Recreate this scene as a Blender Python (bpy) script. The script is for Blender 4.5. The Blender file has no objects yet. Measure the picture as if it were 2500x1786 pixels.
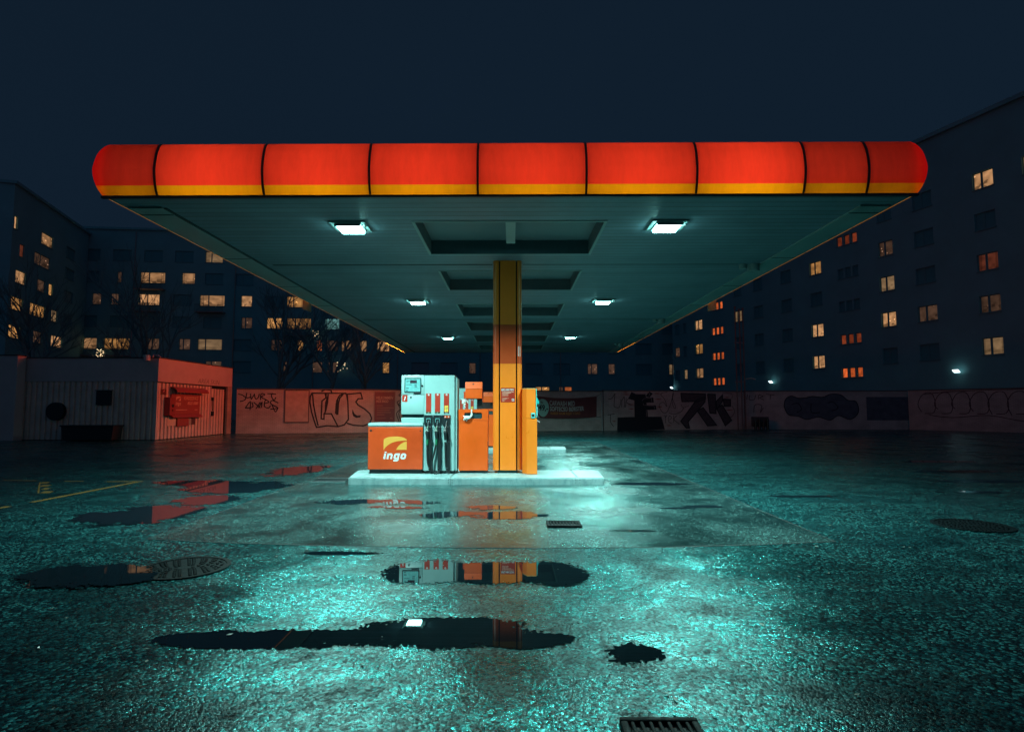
import bpy, bmesh, math, random
from mathutils import Vector, Matrix, noise
R = math.radians
random.seed(7)
S = bpy.context.scene
COL = S.collection

# ------------------------------------------------------------------ camera, sky, exposure
cam_d = bpy.data.cameras.new('camera'); cam = bpy.data.objects.new('camera', cam_d); COL.objects.link(cam)
cam.location = (0, 0, 1.5); cam.rotation_euler = (R(90 + 4.16), 0, R(0.5))
cam_d.sensor_width = 36; cam_d.lens = 1417 / 2500 * 36; cam_d.shift_x = 0.00536
cam_d.clip_start = 0.05; cam_d.clip_end = 1000
S.camera = cam
S.view_settings.view_transform = 'Standard'; S.view_settings.look = 'None'
S.view_settings.exposure = 0; S.view_settings.gamma = 1
S.cycles.use_denoising = True; S.cycles.use_adaptive_sampling = False; S.cycles.denoiser = 'OPENIMAGEDENOISE'; S.cycles.denoising_input_passes = 'RGB_ALBEDO_NORMAL'; S.cycles.denoising_prefilter = 'ACCURATE'
S.cycles.max_bounces = 6; S.cycles.diffuse_bounces = 3; S.cycles.glossy_bounces = 3
S.cycles.sample_clamp_indirect = 2; S.cycles.caustics_reflective = False; S.cycles.caustics_refractive = False; S.cycles.blur_glossy = 2

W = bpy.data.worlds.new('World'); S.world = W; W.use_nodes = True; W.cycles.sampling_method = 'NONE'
wn = W.node_tree.nodes; wl = W.node_tree.links; wn.clear()
w_out = wn.new('ShaderNodeOutputWorld'); w_bg = wn.new('ShaderNodeBackground')
w_tc = wn.new('ShaderNodeTexCoord'); w_sep = wn.new('ShaderNodeSeparateXYZ')
wl.new(w_tc.outputs['Generated'], w_sep.inputs[0])
w_mz = wn.new('ShaderNodeMapRange'); w_mz.interpolation_type = 'SMOOTHSTEP'   # extra sky brightness added overhead, out of frame, to lift the facades
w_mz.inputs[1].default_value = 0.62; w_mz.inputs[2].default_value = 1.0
w_my = wn.new('ShaderNodeMapRange'); w_my.interpolation_type = 'SMOOTHSTEP'   # and added behind the camera for the same lift
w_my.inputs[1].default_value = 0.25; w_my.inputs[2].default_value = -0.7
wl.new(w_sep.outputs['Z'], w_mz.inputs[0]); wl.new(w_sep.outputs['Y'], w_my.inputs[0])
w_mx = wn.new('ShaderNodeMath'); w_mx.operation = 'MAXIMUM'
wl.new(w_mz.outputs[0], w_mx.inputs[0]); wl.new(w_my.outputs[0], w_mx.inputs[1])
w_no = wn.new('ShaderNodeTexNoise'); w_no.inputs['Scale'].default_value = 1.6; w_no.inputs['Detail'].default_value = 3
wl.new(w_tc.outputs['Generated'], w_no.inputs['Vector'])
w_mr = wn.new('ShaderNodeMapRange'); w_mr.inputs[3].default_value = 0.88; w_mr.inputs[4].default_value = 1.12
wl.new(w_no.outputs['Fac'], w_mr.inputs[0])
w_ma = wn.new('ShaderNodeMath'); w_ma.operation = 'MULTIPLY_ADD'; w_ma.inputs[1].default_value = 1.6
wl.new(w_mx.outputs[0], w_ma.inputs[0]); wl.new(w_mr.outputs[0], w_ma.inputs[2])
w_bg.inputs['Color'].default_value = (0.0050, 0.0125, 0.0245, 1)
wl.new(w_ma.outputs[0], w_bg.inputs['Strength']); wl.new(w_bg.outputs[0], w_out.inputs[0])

# ------------------------------------------------------------------ materials
MATS = {}
def nt(name):
    m = bpy.data.materials.new(name); m.use_nodes = True
    n = m.node_tree.nodes; n.clear(); o = n.new('ShaderNodeOutputMaterial')
    return m, n, m.node_tree.links, o
def rgba(c): return (c[0], c[1], c[2], 1)
def mat(name, col, rough=.5, metal=0, var=.12, vscale=5, bump=0, bscale=60, spec=.5, coat=0, dirt=0, dirtcol=(.03, .03, .03), ior=None, rvar=.12):
    """Painted / moulded surface with uneven tone, gloss and a little grime."""
    if name in MATS: return MATS[name]
    m, n, l, o = nt(name)
    b = n.new('ShaderNodeBsdfPrincipled'); tc = n.new('ShaderNodeTexCoord')
    no = n.new('ShaderNodeTexNoise'); no.inputs['Scale'].default_value = vscale; no.inputs['Detail'].default_value = 6; no.inputs['Roughness'].default_value = .65
    l.new(tc.outputs['Object'], no.inputs['Vector'])
    mr = n.new('ShaderNodeMapRange'); mr.inputs[1].default_value = .3; mr.inputs[2].default_value = .7
    mr.inputs[3].default_value = 1 - var; mr.inputs[4].default_value = 1 + var * .6
    l.new(no.outputs['Fac'], mr.inputs[0])
    mx = n.new('ShaderNodeVectorMath'); mx.operation = 'SCALE'; mx.inputs[0].default_value = col
    l.new(mr.outputs[0], mx.inputs['Scale'])
    src = mx.outputs[0]
    if dirt:
        n2 = n.new('ShaderNodeTexNoise'); n2.inputs['Scale'].default_value = vscale * 3.1; n2.inputs['Detail'].default_value = 8; n2.inputs['Roughness'].default_value = .75
        mp = n.new('ShaderNodeMapping'); mp.inputs['Scale'].default_value = (1, 1, .35); l.new(tc.outputs['Object'], mp.inputs[0]); l.new(mp.outputs[0], n2.inputs['Vector'])
        r2 = n.new('ShaderNodeMapRange'); r2.inputs[1].default_value = .5; r2.inputs[2].default_value = .75; r2.inputs[4].default_value = dirt
        l.new(n2.outputs['Fac'], r2.inputs[0])
        mm = n.new('ShaderNodeMix'); mm.data_type = 'RGBA'; l.new(r2.outputs[0], mm.inputs[0]); l.new(src, mm.inputs[6]); mm.inputs[7].default_value = rgba(dirtcol)
        src = mm.outputs[2]
    l.new(src, b.inputs['Base Color'])
    rr = n.new('ShaderNodeMapRange'); rr.inputs[1].default_value = .3; rr.inputs[2].default_value = .7
    rr.inputs[3].default_value = max(.02, rough - rvar * rough); rr.inputs[4].default_value = min(1, rough + rvar)
    l.new(no.outputs['Fac'], rr.inputs[0]); l.new(rr.outputs[0], b.inputs['Roughness'])
    b.inputs['Metallic'].default_value = metal; b.inputs['Specular IOR Level'].default_value = spec
    b.inputs['Coat Weight'].default_value = coat; b.inputs['Coat Roughness'].default_value = .08
    if ior: b.inputs['IOR'].default_value = ior
    if bump:
        n3 = n.new('ShaderNodeTexNoise'); n3.inputs['Scale'].default_value = bscale; n3.inputs['Detail'].default_value = 4; l.new(tc.outputs['Object'], n3.inputs['Vector'])
        bp = n.new('ShaderNodeBump'); bp.inputs['Strength'].default_value = bump; bp.inputs['Distance'].default_value = .01
        l.new(n3.outputs['Fac'], bp.inputs['Height']); l.new(bp.outputs[0], b.inputs['Normal'])
    l.new(b.outputs[0], o.inputs[0]); MATS[name] = m
    return m
def emit(name, col, strength):
    if name in MATS: return MATS[name]
    m, n, l, o = nt(name); e = n.new('ShaderNodeEmission'); e.inputs[0].default_value = rgba(col); e.inputs[1].default_value = strength
    l.new(e.outputs[0], o.inputs[0]); MATS[name] = m
    return m
def translucent(name, col):
    """Backlit acrylic sheet: passes the tube light from behind, slightly glossy in front."""
    m, n, l, o = nt(name)
    t = n.new('ShaderNodeBsdfTranslucent'); d = n.new('ShaderNodeBsdfDiffuse'); g = n.new('ShaderNodeBsdfGlossy')
    tc = n.new('ShaderNodeTexCoord'); no = n.new('ShaderNodeTexNoise'); no.inputs['Scale'].default_value = 4; no.inputs['Detail'].default_value = 7; no.inputs['Roughness'].default_value = .7
    mp = n.new('ShaderNodeMapping'); mp.inputs['Scale'].default_value = (1.6, 1, .35); l.new(tc.outputs['Object'], mp.inputs[0]); l.new(mp.outputs[0], no.inputs['Vector'])
    mr = n.new('ShaderNodeMapRange'); mr.inputs[1].default_value = .35; mr.inputs[2].default_value = .65; mr.inputs[3].default_value = .86; mr.inputs[4].default_value = 1
    l.new(no.outputs['Fac'], mr.inputs[0])
    v = n.new('ShaderNodeVectorMath'); v.operation = 'SCALE'; v.inputs[0].default_value = col; l.new(mr.outputs[0], v.inputs['Scale'])
    l.new(v.outputs[0], t.inputs[0]); d.inputs[0].default_value = rgba([c * .5 for c in col])
    a = n.new('ShaderNodeMixShader'); a.inputs[0].default_value = .12; l.new(t.outputs[0], a.inputs[1]); l.new(d.outputs[0], a.inputs[2])
    g.inputs['Roughness'].default_value = .25
    c = n.new('ShaderNodeMixShader'); c.inputs[0].default_value = .04; l.new(a.outputs[0], c.inputs[1]); l.new(g.outputs[0], c.inputs[2])
    l.new(c.outputs[0], o.inputs[0]); MATS[name] = m
    return m

CHIP_GLINT = (.012, .11, .12, 1); BUMPD = .0028
def asphalt_mat():
    m, n, l, o = nt('wet_asphalt')
    b = n.new('ShaderNodeBsdfPrincipled'); tc = n.new('ShaderNodeTexCoord'); P = tc.outputs['Object']
    def tex(scale, detail=4, rough=.6):
        t = n.new('ShaderNodeTexNoise'); t.inputs['Scale'].default_value = scale; t.inputs['Detail'].default_value = detail; t.inputs['Roughness'].default_value = rough
        l.new(P, t.inputs['Vector']); return t.outputs['Fac']
    def mr(src, a, b_, c, d):
        x = n.new('ShaderNodeMapRange'); l.new(src, x.inputs[0])
        for i, v in enumerate((a, b_, c, d)): x.inputs[i + 1].default_value = v
        return x.outputs[0]
    def math_(op, a, b_):
        x = n.new('ShaderNodeMath'); x.operation = op
        for i, v in enumerate((a, b_)):
            if isinstance(v, (int, float)): x.inputs[i].default_value = v
            else: l.new(v, x.inputs[i])
        return x.outputs[0]
    vo = n.new('ShaderNodeTexVoronoi'); vo.inputs['Scale'].default_value = 60; l.new(P, vo.inputs['Vector'])
    vo2 = n.new('ShaderNodeTexVoronoi'); vo2.inputs['Scale'].default_value = 190; l.new(P, vo2.inputs['Vector'])
    grain = math_('ADD', mr(vo.outputs['Distance'], 0, .9, 1, 0), math_('MULTIPLY', vo2.outputs['Distance'], -.5))
    big = tex(.55, 6, .62); mid = tex(2.6, 5, .6)
    wet = mr(math_('ADD', math_('MULTIPLY', big, .65), math_('MULTIPLY', mid, .35)), .40, .56, 0, 1)
    # colour: dark binder with stone chips paled to paint in glints; every chip has its own gloss
    sc = n.new('ShaderNodeSeparateColor'); l.new(vo.outputs['Color'], sc.inputs[0])
    chip = math_('POWER', sc.outputs[0], 4.0)
    cm = n.new('ShaderNodeMix'); cm.data_type = 'RGBA'; l.new(chip, cm.inputs[0])
    cm.inputs[6].default_value = (.002, .005, .008, 1); cm.inputs[7].default_value = CHIP_GLINT
    cv = n.new('ShaderNodeVectorMath'); cv.operation = 'SCALE'; l.new(cm.outputs[2], cv.inputs[0]); l.new(mr(mid, .3, .7, .6, 1.3), cv.inputs['Scale'])
    l.new(cv.outputs[0], b.inputs['Base Color'])
    l.new(mr(wet, 0, 1, .36, .20), b.inputs['Roughness'])
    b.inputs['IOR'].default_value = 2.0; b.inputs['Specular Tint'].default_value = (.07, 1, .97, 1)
    gl = math_('POWER', sc.outputs[1], 2.2)
    l.new(math_('MULTIPLY', mr(wet, 0, 1, .10, 1), mr(gl, 0, 1, .10, 1.6)), b.inputs['Specular IOR Level'])
    fl = math_('MULTIPLY', mr(sc.outputs[2], .83, .89, 0, 1), mr(wet, 0, 1, .06, 1))          # wet glints painted in as pale metallic chips
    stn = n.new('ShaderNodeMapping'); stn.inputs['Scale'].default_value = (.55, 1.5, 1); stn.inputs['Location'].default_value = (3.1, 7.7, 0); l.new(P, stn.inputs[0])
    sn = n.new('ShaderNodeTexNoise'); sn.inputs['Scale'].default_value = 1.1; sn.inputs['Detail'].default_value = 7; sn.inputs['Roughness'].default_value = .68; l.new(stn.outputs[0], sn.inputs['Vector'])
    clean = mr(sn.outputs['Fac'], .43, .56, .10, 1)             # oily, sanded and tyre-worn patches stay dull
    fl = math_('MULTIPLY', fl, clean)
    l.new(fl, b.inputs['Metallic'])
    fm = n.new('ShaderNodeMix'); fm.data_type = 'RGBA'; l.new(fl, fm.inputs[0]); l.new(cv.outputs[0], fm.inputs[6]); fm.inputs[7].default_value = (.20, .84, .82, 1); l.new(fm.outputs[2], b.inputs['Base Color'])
    bp = n.new('ShaderNodeBump'); l.new(mr(tex(1.6, 5, .6), .35, .65, .5, 1), bp.inputs['Strength']); bp.inputs['Distance'].default_value = BUMPD; l.new(grain, bp.inputs['Height'])
    b2 = n.new('ShaderNodeBump'); b2.inputs['Strength'].default_value = .3; b2.inputs['Distance'].default_value = .02; l.new(tex(5, 6, .7), b2.inputs['Height']); l.new(bp.outputs[0], b2.inputs['Normal'])
    l.new(b2.outputs[0], b.inputs['Normal'])
    l.new(b.outputs[0], o.inputs[0]); return m
def apron_mat():
    m, n, l, o = nt('wet_concrete')
    b = n.new('ShaderNodeBsdfPrincipled'); tc = n.new('ShaderNodeTexCoord'); P = tc.outputs['Object']
    def tex(scale, detail=5, rough=.6, sc=(1, 1, 1)):
        mp = n.new('ShaderNodeMapping'); mp.inputs['Scale'].default_value = sc; l.new(P, mp.inputs[0])
        t = n.new('ShaderNodeTexNoise'); t.inputs['Scale'].default_value = scale; t.inputs['Detail'].default_value = detail; t.inputs['Roughness'].default_value = rough
        l.new(mp.outputs[0], t.inputs['Vector']); return t.outputs['Fac']
    def mr(src, a, b_, c, d):
        x = n.new('ShaderNodeMapRange'); l.new(src, x.inputs[0])
        for i, v in enumerate((a, b_, c, d)): x.inputs[i + 1].default_value = v
        return x.outputs[0]
    wetn = tex(.8, 6, .6, (1, .7, 1)); wet = mr(wetn, .38, .62, 0, 1)
    cm = n.new('ShaderNodeMix'); cm.data_type = 'RGBA'; l.new(tex(1.7, 8, .7), cm.inputs[0])
    cm.inputs[6].default_value = (.004, .014, .016, 1); cm.inputs[7].default_value = (.012, .036, .038, 1)
    l.new(cm.outputs[2], b.inputs['Base Color'])
    l.new(mr(wet, 0, 1, .34, .09), b.inputs['Roughness'])
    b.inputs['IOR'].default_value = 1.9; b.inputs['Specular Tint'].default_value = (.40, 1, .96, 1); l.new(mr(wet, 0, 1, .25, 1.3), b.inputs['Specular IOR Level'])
    bp = n.new('ShaderNodeBump'); bp.inputs['Strength'].default_value = .35; bp.inputs['Distance'].default_value = .006
    l.new(tex(38, 5, .65, (1, .22, 1)), bp.inputs['Height'])        # broom finish, strokes run into depth
    vo = n.new('ShaderNodeTexVoronoi'); vo.inputs['Scale'].default_value = 78; l.new(P, vo.inputs['Vector'])
    sc = n.new('ShaderNodeSeparateColor'); l.new(vo.outputs['Color'], sc.inputs[0])
    mu = n.new('ShaderNodeMath'); mu.operation = 'MULTIPLY'; l.new(mr(sc.outputs[0], .84, .90, 0, 1), mu.inputs[0]); l.new(mr(tex(.9, 4, .6), .42, .58, 0, 1), mu.inputs[1])   # glitter painted in as pale metallic flecks, in random patches
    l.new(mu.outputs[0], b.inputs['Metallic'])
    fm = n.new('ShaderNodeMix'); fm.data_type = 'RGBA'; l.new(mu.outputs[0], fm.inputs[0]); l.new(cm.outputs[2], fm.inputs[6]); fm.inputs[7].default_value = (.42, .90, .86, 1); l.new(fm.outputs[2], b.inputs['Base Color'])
    b2 = n.new('ShaderNodeBump'); b2.inputs['Strength'].default_value = .8; b2.inputs['Distance'].default_value = .0032; l.new(vo.outputs['Distance'], b2.inputs['Height']); l.new(bp.outputs[0], b2.inputs['Normal'])
    l.new(b2.outputs[0], b.inputs['Normal'])
    l.new(b.outputs[0], o.inputs[0]); return m
def water_mat():
    m, n, l, o = nt('puddle_water')
    b = n.new('ShaderNodeBsdfPrincipled'); b.inputs['Base Color'].default_value = (.006, .012, .017, 1)
    b.inputs['Roughness'].default_value = .015; b.inputs['IOR'].default_value = 1.42
    tc = n.new('ShaderNodeTexCoord'); t = n.new('ShaderNodeTexNoise'); t.inputs['Scale'].default_value = 3; t.inputs['Detail'].default_value = 2; l.new(tc.outputs['Object'], t.inputs['Vector'])
    l.new(b.outputs[0], o.inputs[0]); return m
def brick_mat(name, c1, c2, mortar, bw=.25, bh=.075, bump=.5, axis='xz'):
    m, n, l, o = nt(name)
    b = n.new('ShaderNodeBsdfPrincipled'); tc = n.new('ShaderNodeTexCoord')
    sp = n.new('ShaderNodeSeparateXYZ'); cb = n.new('ShaderNodeCombineXYZ'); l.new(tc.outputs['Object'], sp.inputs[0])
    l.new(sp.outputs['X' if axis == 'xz' else 'Y'], cb.inputs[0]); l.new(sp.outputs['Z'], cb.inputs[1])
    br = n.new('ShaderNodeTexBrick'); br.inputs['Scale'].default_value = 1; br.inputs['Brick Width'].default_value = bw; br.inputs['Row Height'].default_value = bh
    br.inputs['Mortar Size'].default_value = .007; br.inputs['Mortar Smooth'].default_value = .3; br.inputs['Bias'].default_value = 0
    br.inputs['Color1'].default_value = rgba(c1); br.inputs['Color2'].default_value = rgba(c2); br.inputs['Mortar'].default_value = rgba(mortar)
    l.new(cb.outputs[0], br.inputs['Vector'])
    no = n.new('ShaderNodeTexNoise'); no.inputs['Scale'].default_value = 1.3; no.inputs['Detail'].default_value = 7; l.new(tc.outputs['Object'], no.inputs['Vector'])
    mr = n.new('ShaderNodeMapRange'); mr.inputs[1].default_value = .3; mr.inputs[2].default_value = .7; mr.inputs[3].default_value = .72; mr.inputs[4].default_value = 1.08; l.new(no.outputs['Fac'], mr.inputs[0])
    v = n.new('ShaderNodeVectorMath'); v.operation = 'SCALE'; l.new(br.outputs['Color'], v.inputs[0]); l.new(mr.outputs[0], v.inputs['Scale'])
    l.new(v.outputs[0], b.inputs['Base Color']); b.inputs['Roughness'].default_value = .75
    bp = n.new('ShaderNodeBump'); bp.inputs['Strength'].default_value = bump; bp.inputs['Distance'].default_value = .012; bp.invert = True
    l.new(br.outputs['Fac'], bp.inputs['Height']); l.new(bp.outputs[0], b.inputs['Normal'])
    l.new(b.outputs[0], o.inputs[0]); MATS[name] = m; return m
def soffit_mat():
    m, n, l, o = nt('soffit_planks')
    b = n.new('ShaderNodeBsdfPrincipled'); tc = n.new('ShaderNodeTexCoord'); sp = n.new('ShaderNodeSeparateXYZ'); l.new(tc.outputs['Object'], sp.inputs[0])
    f = n.new('ShaderNodeMath'); f.operation = 'MULTIPLY'; f.inputs[1].default_value = 1 / .2; l.new(sp.outputs['Y'], f.inputs[0])
    fr = n.new('ShaderNodeMath'); fr.operation = 'FRACT'; l.new(f.outputs[0], fr.inputs[0])
    g = n.new('ShaderNodeMapRange'); g.inputs[1].default_value = .84; g.inputs[2].default_value = .93; l.new(fr.outputs[0], g.inputs[0])
    no = n.new('ShaderNodeTexNoise'); no.inputs['Scale'].default_value = .9; no.inputs['Detail'].default_value = 7; no.inputs['Roughness'].default_value = .65
    l.new(tc.outputs['Object'], no.inputs['Vector'])
    fl = n.new('ShaderNodeMath'); fl.operation = 'FLOOR'; l.new(f.outputs[0], fl.inputs[0])
    wn_ = n.new('ShaderNodeTexWhiteNoise'); wn_.noise_dimensions = '1D'; l.new(fl.outputs[0], wn_.inputs['W'])
    a = n.new('ShaderNodeMapRange'); a.inputs[3].default_value = .86; a.inputs[4].default_value = 1.06; l.new(wn_.outputs['Value'], a.inputs[0])
    c = n.new('ShaderNodeMapRange'); c.inputs[1].default_value = .3; c.inputs[2].default_value = .7; c.inputs[3].default_value = .75; c.inputs[4].default_value = 1.1; l.new(no.outputs['Fac'], c.inputs[0])
    k = n.new('ShaderNodeMath'); k.operation = 'MULTIPLY'; l.new(a.outputs[0], k.inputs[0]); l.new(c.outputs[0], k.inputs[1])
    v = n.new('ShaderNodeVectorMath'); v.operation = 'SCALE'; v.inputs[0].default_value = (.15, .195, .245); l.new(k.outputs[0], v.inputs['Scale'])
    mx = n.new('ShaderNodeMix'); mx.data_type = 'RGBA'; l.new(g.outputs[0], mx.inputs[0]); l.new(v.outputs[0], mx.inputs[6]); mx.inputs[7].default_value = (.05, .07, .07, 1)
    l.new(mx.outputs[2], b.inputs['Base Color']); b.inputs['Roughness'].default_value = .58
    bp = n.new('ShaderNodeBump'); bp.inputs['Strength'].default_value = .6; bp.inputs['Distance'].default_value = .01; bp.invert = True
    l.new(g.outputs[0], bp.inputs['Height']); l.new(bp.outputs[0], b.inputs['Normal'])
    l.new(b.outputs[0], o.inputs[0]); MATS['soffit'] = m; return m
def room_mat(name, col, strength, clutter=.5, curtain=.4, hot=0):
    """A lit room seen through its pane: ceiling and wall tones, curtains, furniture against the light."""
    m, n, l, o = nt(name)
    tc = n.new('ShaderNodeTexCoord'); oi = n.new('ShaderNodeObjectInfo'); sp = n.new('ShaderNodeSeparateXYZ'); l.new(tc.outputs['Generated'], sp.inputs[0])
    off = n.new('ShaderNodeMath'); off.operation = 'MULTIPLY'; off.inputs[1].default_value = 37; l.new(oi.outputs['Random'], off.inputs[0])
    cb = n.new('ShaderNodeCombineXYZ'); l.new(sp.outputs['X'], cb.inputs[0]); l.new(sp.outputs['Z'], cb.inputs[1]); l.new(off.outputs[0], cb.inputs[2])
    def M(op, a, b=None, c=None):
        x = n.new('ShaderNodeMath'); x.operation = op
        for i, v in enumerate((a, b, c)):
            if v is None: continue
            if isinstance(v, (int, float)): x.inputs[i].default_value = v
            else: l.new(v, x.inputs[i])
        return x.outputs[0]
    def ramp(s, a, b, c, d):
        x = n.new('ShaderNodeMapRange'); l.new(s, x.inputs[0])
        for i, v in enumerate((a, b, c, d)): x.inputs[i + 1].default_value = v
        return x.outputs[0]
    n1 = n.new('ShaderNodeTexNoise'); n1.inputs['Scale'].default_value = 2.2; n1.inputs['Detail'].default_value = 2; l.new(cb.outputs[0], n1.inputs['Vector'])
    vo = n.new('ShaderNodeTexVoronoi'); vo.distance = 'CHEBYCHEV'; vo.inputs['Scale'].default_value = 5; l.new(cb.outputs[0], vo.inputs['Vector'])
    vs = n.new('ShaderNodeSeparateColor'); l.new(vo.outputs['Color'], vs.inputs[0])
    tone = ramp(n1.outputs['Fac'], .3, .7, .55, 1.25)
    furn = M('GREATER_THAN', M('ADD', vs.outputs[0], M('MULTIPLY', sp.outputs['Z'], -1.25)), .42)     # things on the sill and floor
    keep = M('SUBTRACT', 1, M('MULTIPLY', furn, clutter))
    edge = M('ABSOLUTE', M('SUBTRACT', sp.outputs['X'], .5))
    fold = M('ADD', M('MULTIPLY', M('SINE', M('MULTIPLY', sp.outputs['X'], 70)), .2), .7)
    cur = M('MULTIPLY', M('GREATER_THAN', edge, M('ADD', .30, M('MULTIPLY', oi.outputs['Random'], .3))), curtain)
    k = M('MULTIPLY', M('MULTIPLY', tone, keep), M('SUBTRACT', 1, M('MULTIPLY', cur, fold)))
    bri = ramp(oi.outputs['Random'], 0, 1, .6, 1.2)
    e = n.new('ShaderNodeEmission'); e.inputs[0].default_value = rgba(col)
    st = M('MULTIPLY', M('MULTIPLY', k, bri), strength)
    if hot:
        vh = n.new('ShaderNodeTexVoronoi'); vh.inputs['Scale'].default_value = 2.3; l.new(cb.outputs[0], vh.inputs['Vector'])
        st = M('ADD', st, M('MULTIPLY', ramp(vh.outputs['Distance'], .05, .14, 1, 0), hot))
    l.new(st, e.inputs[1]); m.cycles.emission_sampling = 'NONE'
    g = n.new('ShaderNodeBsdfGlossy'); g.inputs['Roughness'].default_value = .05; g.inputs[0].default_value = (.05, .05, .05, 1)
    ad = n.new('ShaderNodeAddShader'); l.new(e.outputs[0], ad.inputs[0]); l.new(g.outputs[0], ad.inputs[1]); l.new(ad.outputs[0], o.inputs[0])
    MATS[name] = m; return m

# ------------------------------------------------------------------ mesh builder
class MB:
    def __init__(s): s.v = []; s.f = []; s.m = []; s.bev = 0
    def add(s, vs, fs, mi=0):
        k = len(s.v); s.v += [tuple(p) for p in vs]
        for f in fs: s.f.append([i + k for i in f]); s.m.append(mi)
        return s
    def box(s, x0, x1, y0, y1, z0, z1, mi=0):
        vs = [(x, y, z) for x in (x0, x1) for y in (y0, y1) for z in (z0, z1)]
        return s.add(vs, [(0, 1, 3, 2), (4, 6, 7, 5), (0, 4, 5, 1), (2, 3, 7, 6), (0, 2, 6, 4), (1, 5, 7, 3)], mi)
    def bbox(s, x0, x1, y0, y1, z0, z1, r=.01, mi=0, seg=2):
        bm = bmesh.new(); t = MB().box(x0, x1, y0, y1, z0, z1)
        vs = [bm.verts.new(p) for p in t.v]
        for f in t.f: bm.faces.new([vs[i] for i in f])
        bmesh.ops.bevel(bm, geom=bm.edges[:], offset=r, segments=seg, affect='EDGES', profile=.5)
        bm.verts.index_update(); s.add([v.co[:] for v in bm.verts], [[v.index for v in f.verts] for f in bm.faces], mi); bm.free(); return s
    def prism(s, poly, a, b, axis='z', mi=0, cap=True):
        """Extrude a 2-D polygon: axis z: (x,y), axis y: (x,z), axis x: (y,z)."""
        def P(p, t): return (p[0], p[1], t) if axis == 'z' else (p[0], t, p[1]) if axis == 'y' else (t, p[0], p[1])
        n = len(poly); vs = [P(p, a) for p in poly] + [P(p, b) for p in poly]
        fs = [(i, (i + 1) % n, (i + 1) % n + n, i + n) for i in range(n)]
        if cap: fs += [tuple(range(n - 1, -1, -1)), tuple(range(n, 2 * n))]
        return s.add(vs, fs, mi)
    def tube(s, pts, r, seg=8, mi=0, cap=True):
        pts = [Vector(p) for p in pts]; n = len(pts); rr = r if isinstance(r, (list, tuple)) else [r] * n
        rings = []; up = None
        for i, p in enumerate(pts):
            d = (pts[min(i + 1, n - 1)] - pts[max(i - 1, 0)])
            d = d.normalized() if d.length > 1e-9 else Vector((0, 0, 1))
            if up is None: up = d.orthogonal().normalized()
            up = (up - d * up.dot(d)); up = up.normalized() if up.length > 1e-6 else d.orthogonal().normalized()
            w = d.cross(up)
            rings.append([p + (up * math.cos(2 * math.pi * j / seg) + w * math.sin(2 * math.pi * j / seg)) * rr[i] for j in range(seg)])
        vs = [q for rg in rings for q in rg]
        fs = [(i * seg + j, i * seg + (j + 1) % seg, (i + 1) * seg + (j + 1) % seg, (i + 1) * seg + j) for i in range(n - 1) for j in range(seg)]
        if cap: fs += [tuple(range(seg - 1, -1, -1)), tuple((n - 1) * seg + j for j in range(seg))]
        return s.add(vs, fs, mi)
    def disc(s, c, r, n=(0, -1, 0), h=.004, seg=20, mi=0, sq=1):
        n = Vector(n).normalized(); a = n.orthogonal().normalized() if abs(n.z) > .9 else n.cross(Vector((0, 0, 1))).normalized(); b = n.cross(a); c = Vector(c)
        ring = [c + a * math.cos(2 * math.pi * j / seg) * r * sq + b * math.sin(2 * math.pi * j / seg) * r for j in range(seg)]
        vs = [p for p in ring] + [p + n * h for p in ring]
        fs = [(i, (i + 1) % seg, (i + 1) % seg + seg, i + seg) for i in range(seg)] + [tuple(range(seg)), tuple(range(2 * seg - 1, seg - 1, -1))]
        return s.add(vs, fs, mi)
    def ball(s, c, r, seg=10, rings=6, mi=0):
        rows = []
        for i in range(rings + 1):
            t = math.pi * i / rings
            rows.append([(c[0] + r * math.sin(t) * math.cos(2 * math.pi * j / seg), c[1] + r * math.sin(t) * math.sin(2 * math.pi * j / seg), c[2] + r * math.cos(t)) for j in range(seg)])
        return s.add([p for q in rows for p in q], [(i * seg + j, i * seg + (j + 1) % seg, (i + 1) * seg + (j + 1) % seg, (i + 1) * seg + j) for i in range(rings) for j in range(seg)], mi)
    def build(s, name, mats, parent=None, local=False, smooth=False, base=None):
        """Link as one mesh object. World coordinates unless local; a parentless mesh gets its origin at base."""
        me = bpy.data.meshes.new(name)
        off = Vector((0, 0, 0)); rot = Matrix.Identity(3)
        if parent is not None and not local:
            p = parent; chain = []
            while p is not None: chain.append(p); p = p.parent
            for q in reversed(chain): off = off + q.location
        if base is not None: off = Vector(base)
        me.from_pydata([tuple(Vector(p) - off) for p in s.v], [], s.f)
        bm = bmesh.new(); bm.from_mesh(me)
        bmesh.ops.recalc_face_normals(bm, faces=bm.faces[:]); bm.to_mesh(me); bm.free()
        if not isinstance(mats, (list, tuple)): mats = [mats]
        for m in mats: me.materials.append(m)
        if len(mats) > 1:
            for p, k in zip(me.polygons, s.m): p.material_index = k
        if smooth:
            for p in me.polygons: p.use_smooth = True
            try: me.set_sharp_from_angle(angle=R(40))
            except Exception: pass
        ob = bpy.data.objects.new(name, me); COL.objects.link(ob)
        if base is not None: ob.location = base
        if parent is not None: ob.parent = parent
        return ob
def tag(o, label, cat, group=None):
    o['label'] = label; o['category'] = cat
    if group: o['group'] = group
    return o
def thing(name, label, cat, loc, rotz=0, group=None):
    o = bpy.data.objects.new(name, None); o.empty_display_size = .3; COL.objects.link(o); o.location = loc; o.rotation_euler = (0, 0, rotz)
    return tag(o, label, cat, group)
def structure(o): o['kind'] = 'structure'; return o
def dup(o, parent=None):
    c = o.copy(); COL.objects.link(c); c.parent = parent
    for ch in list(o.children): dup(ch, c)
    return c
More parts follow.
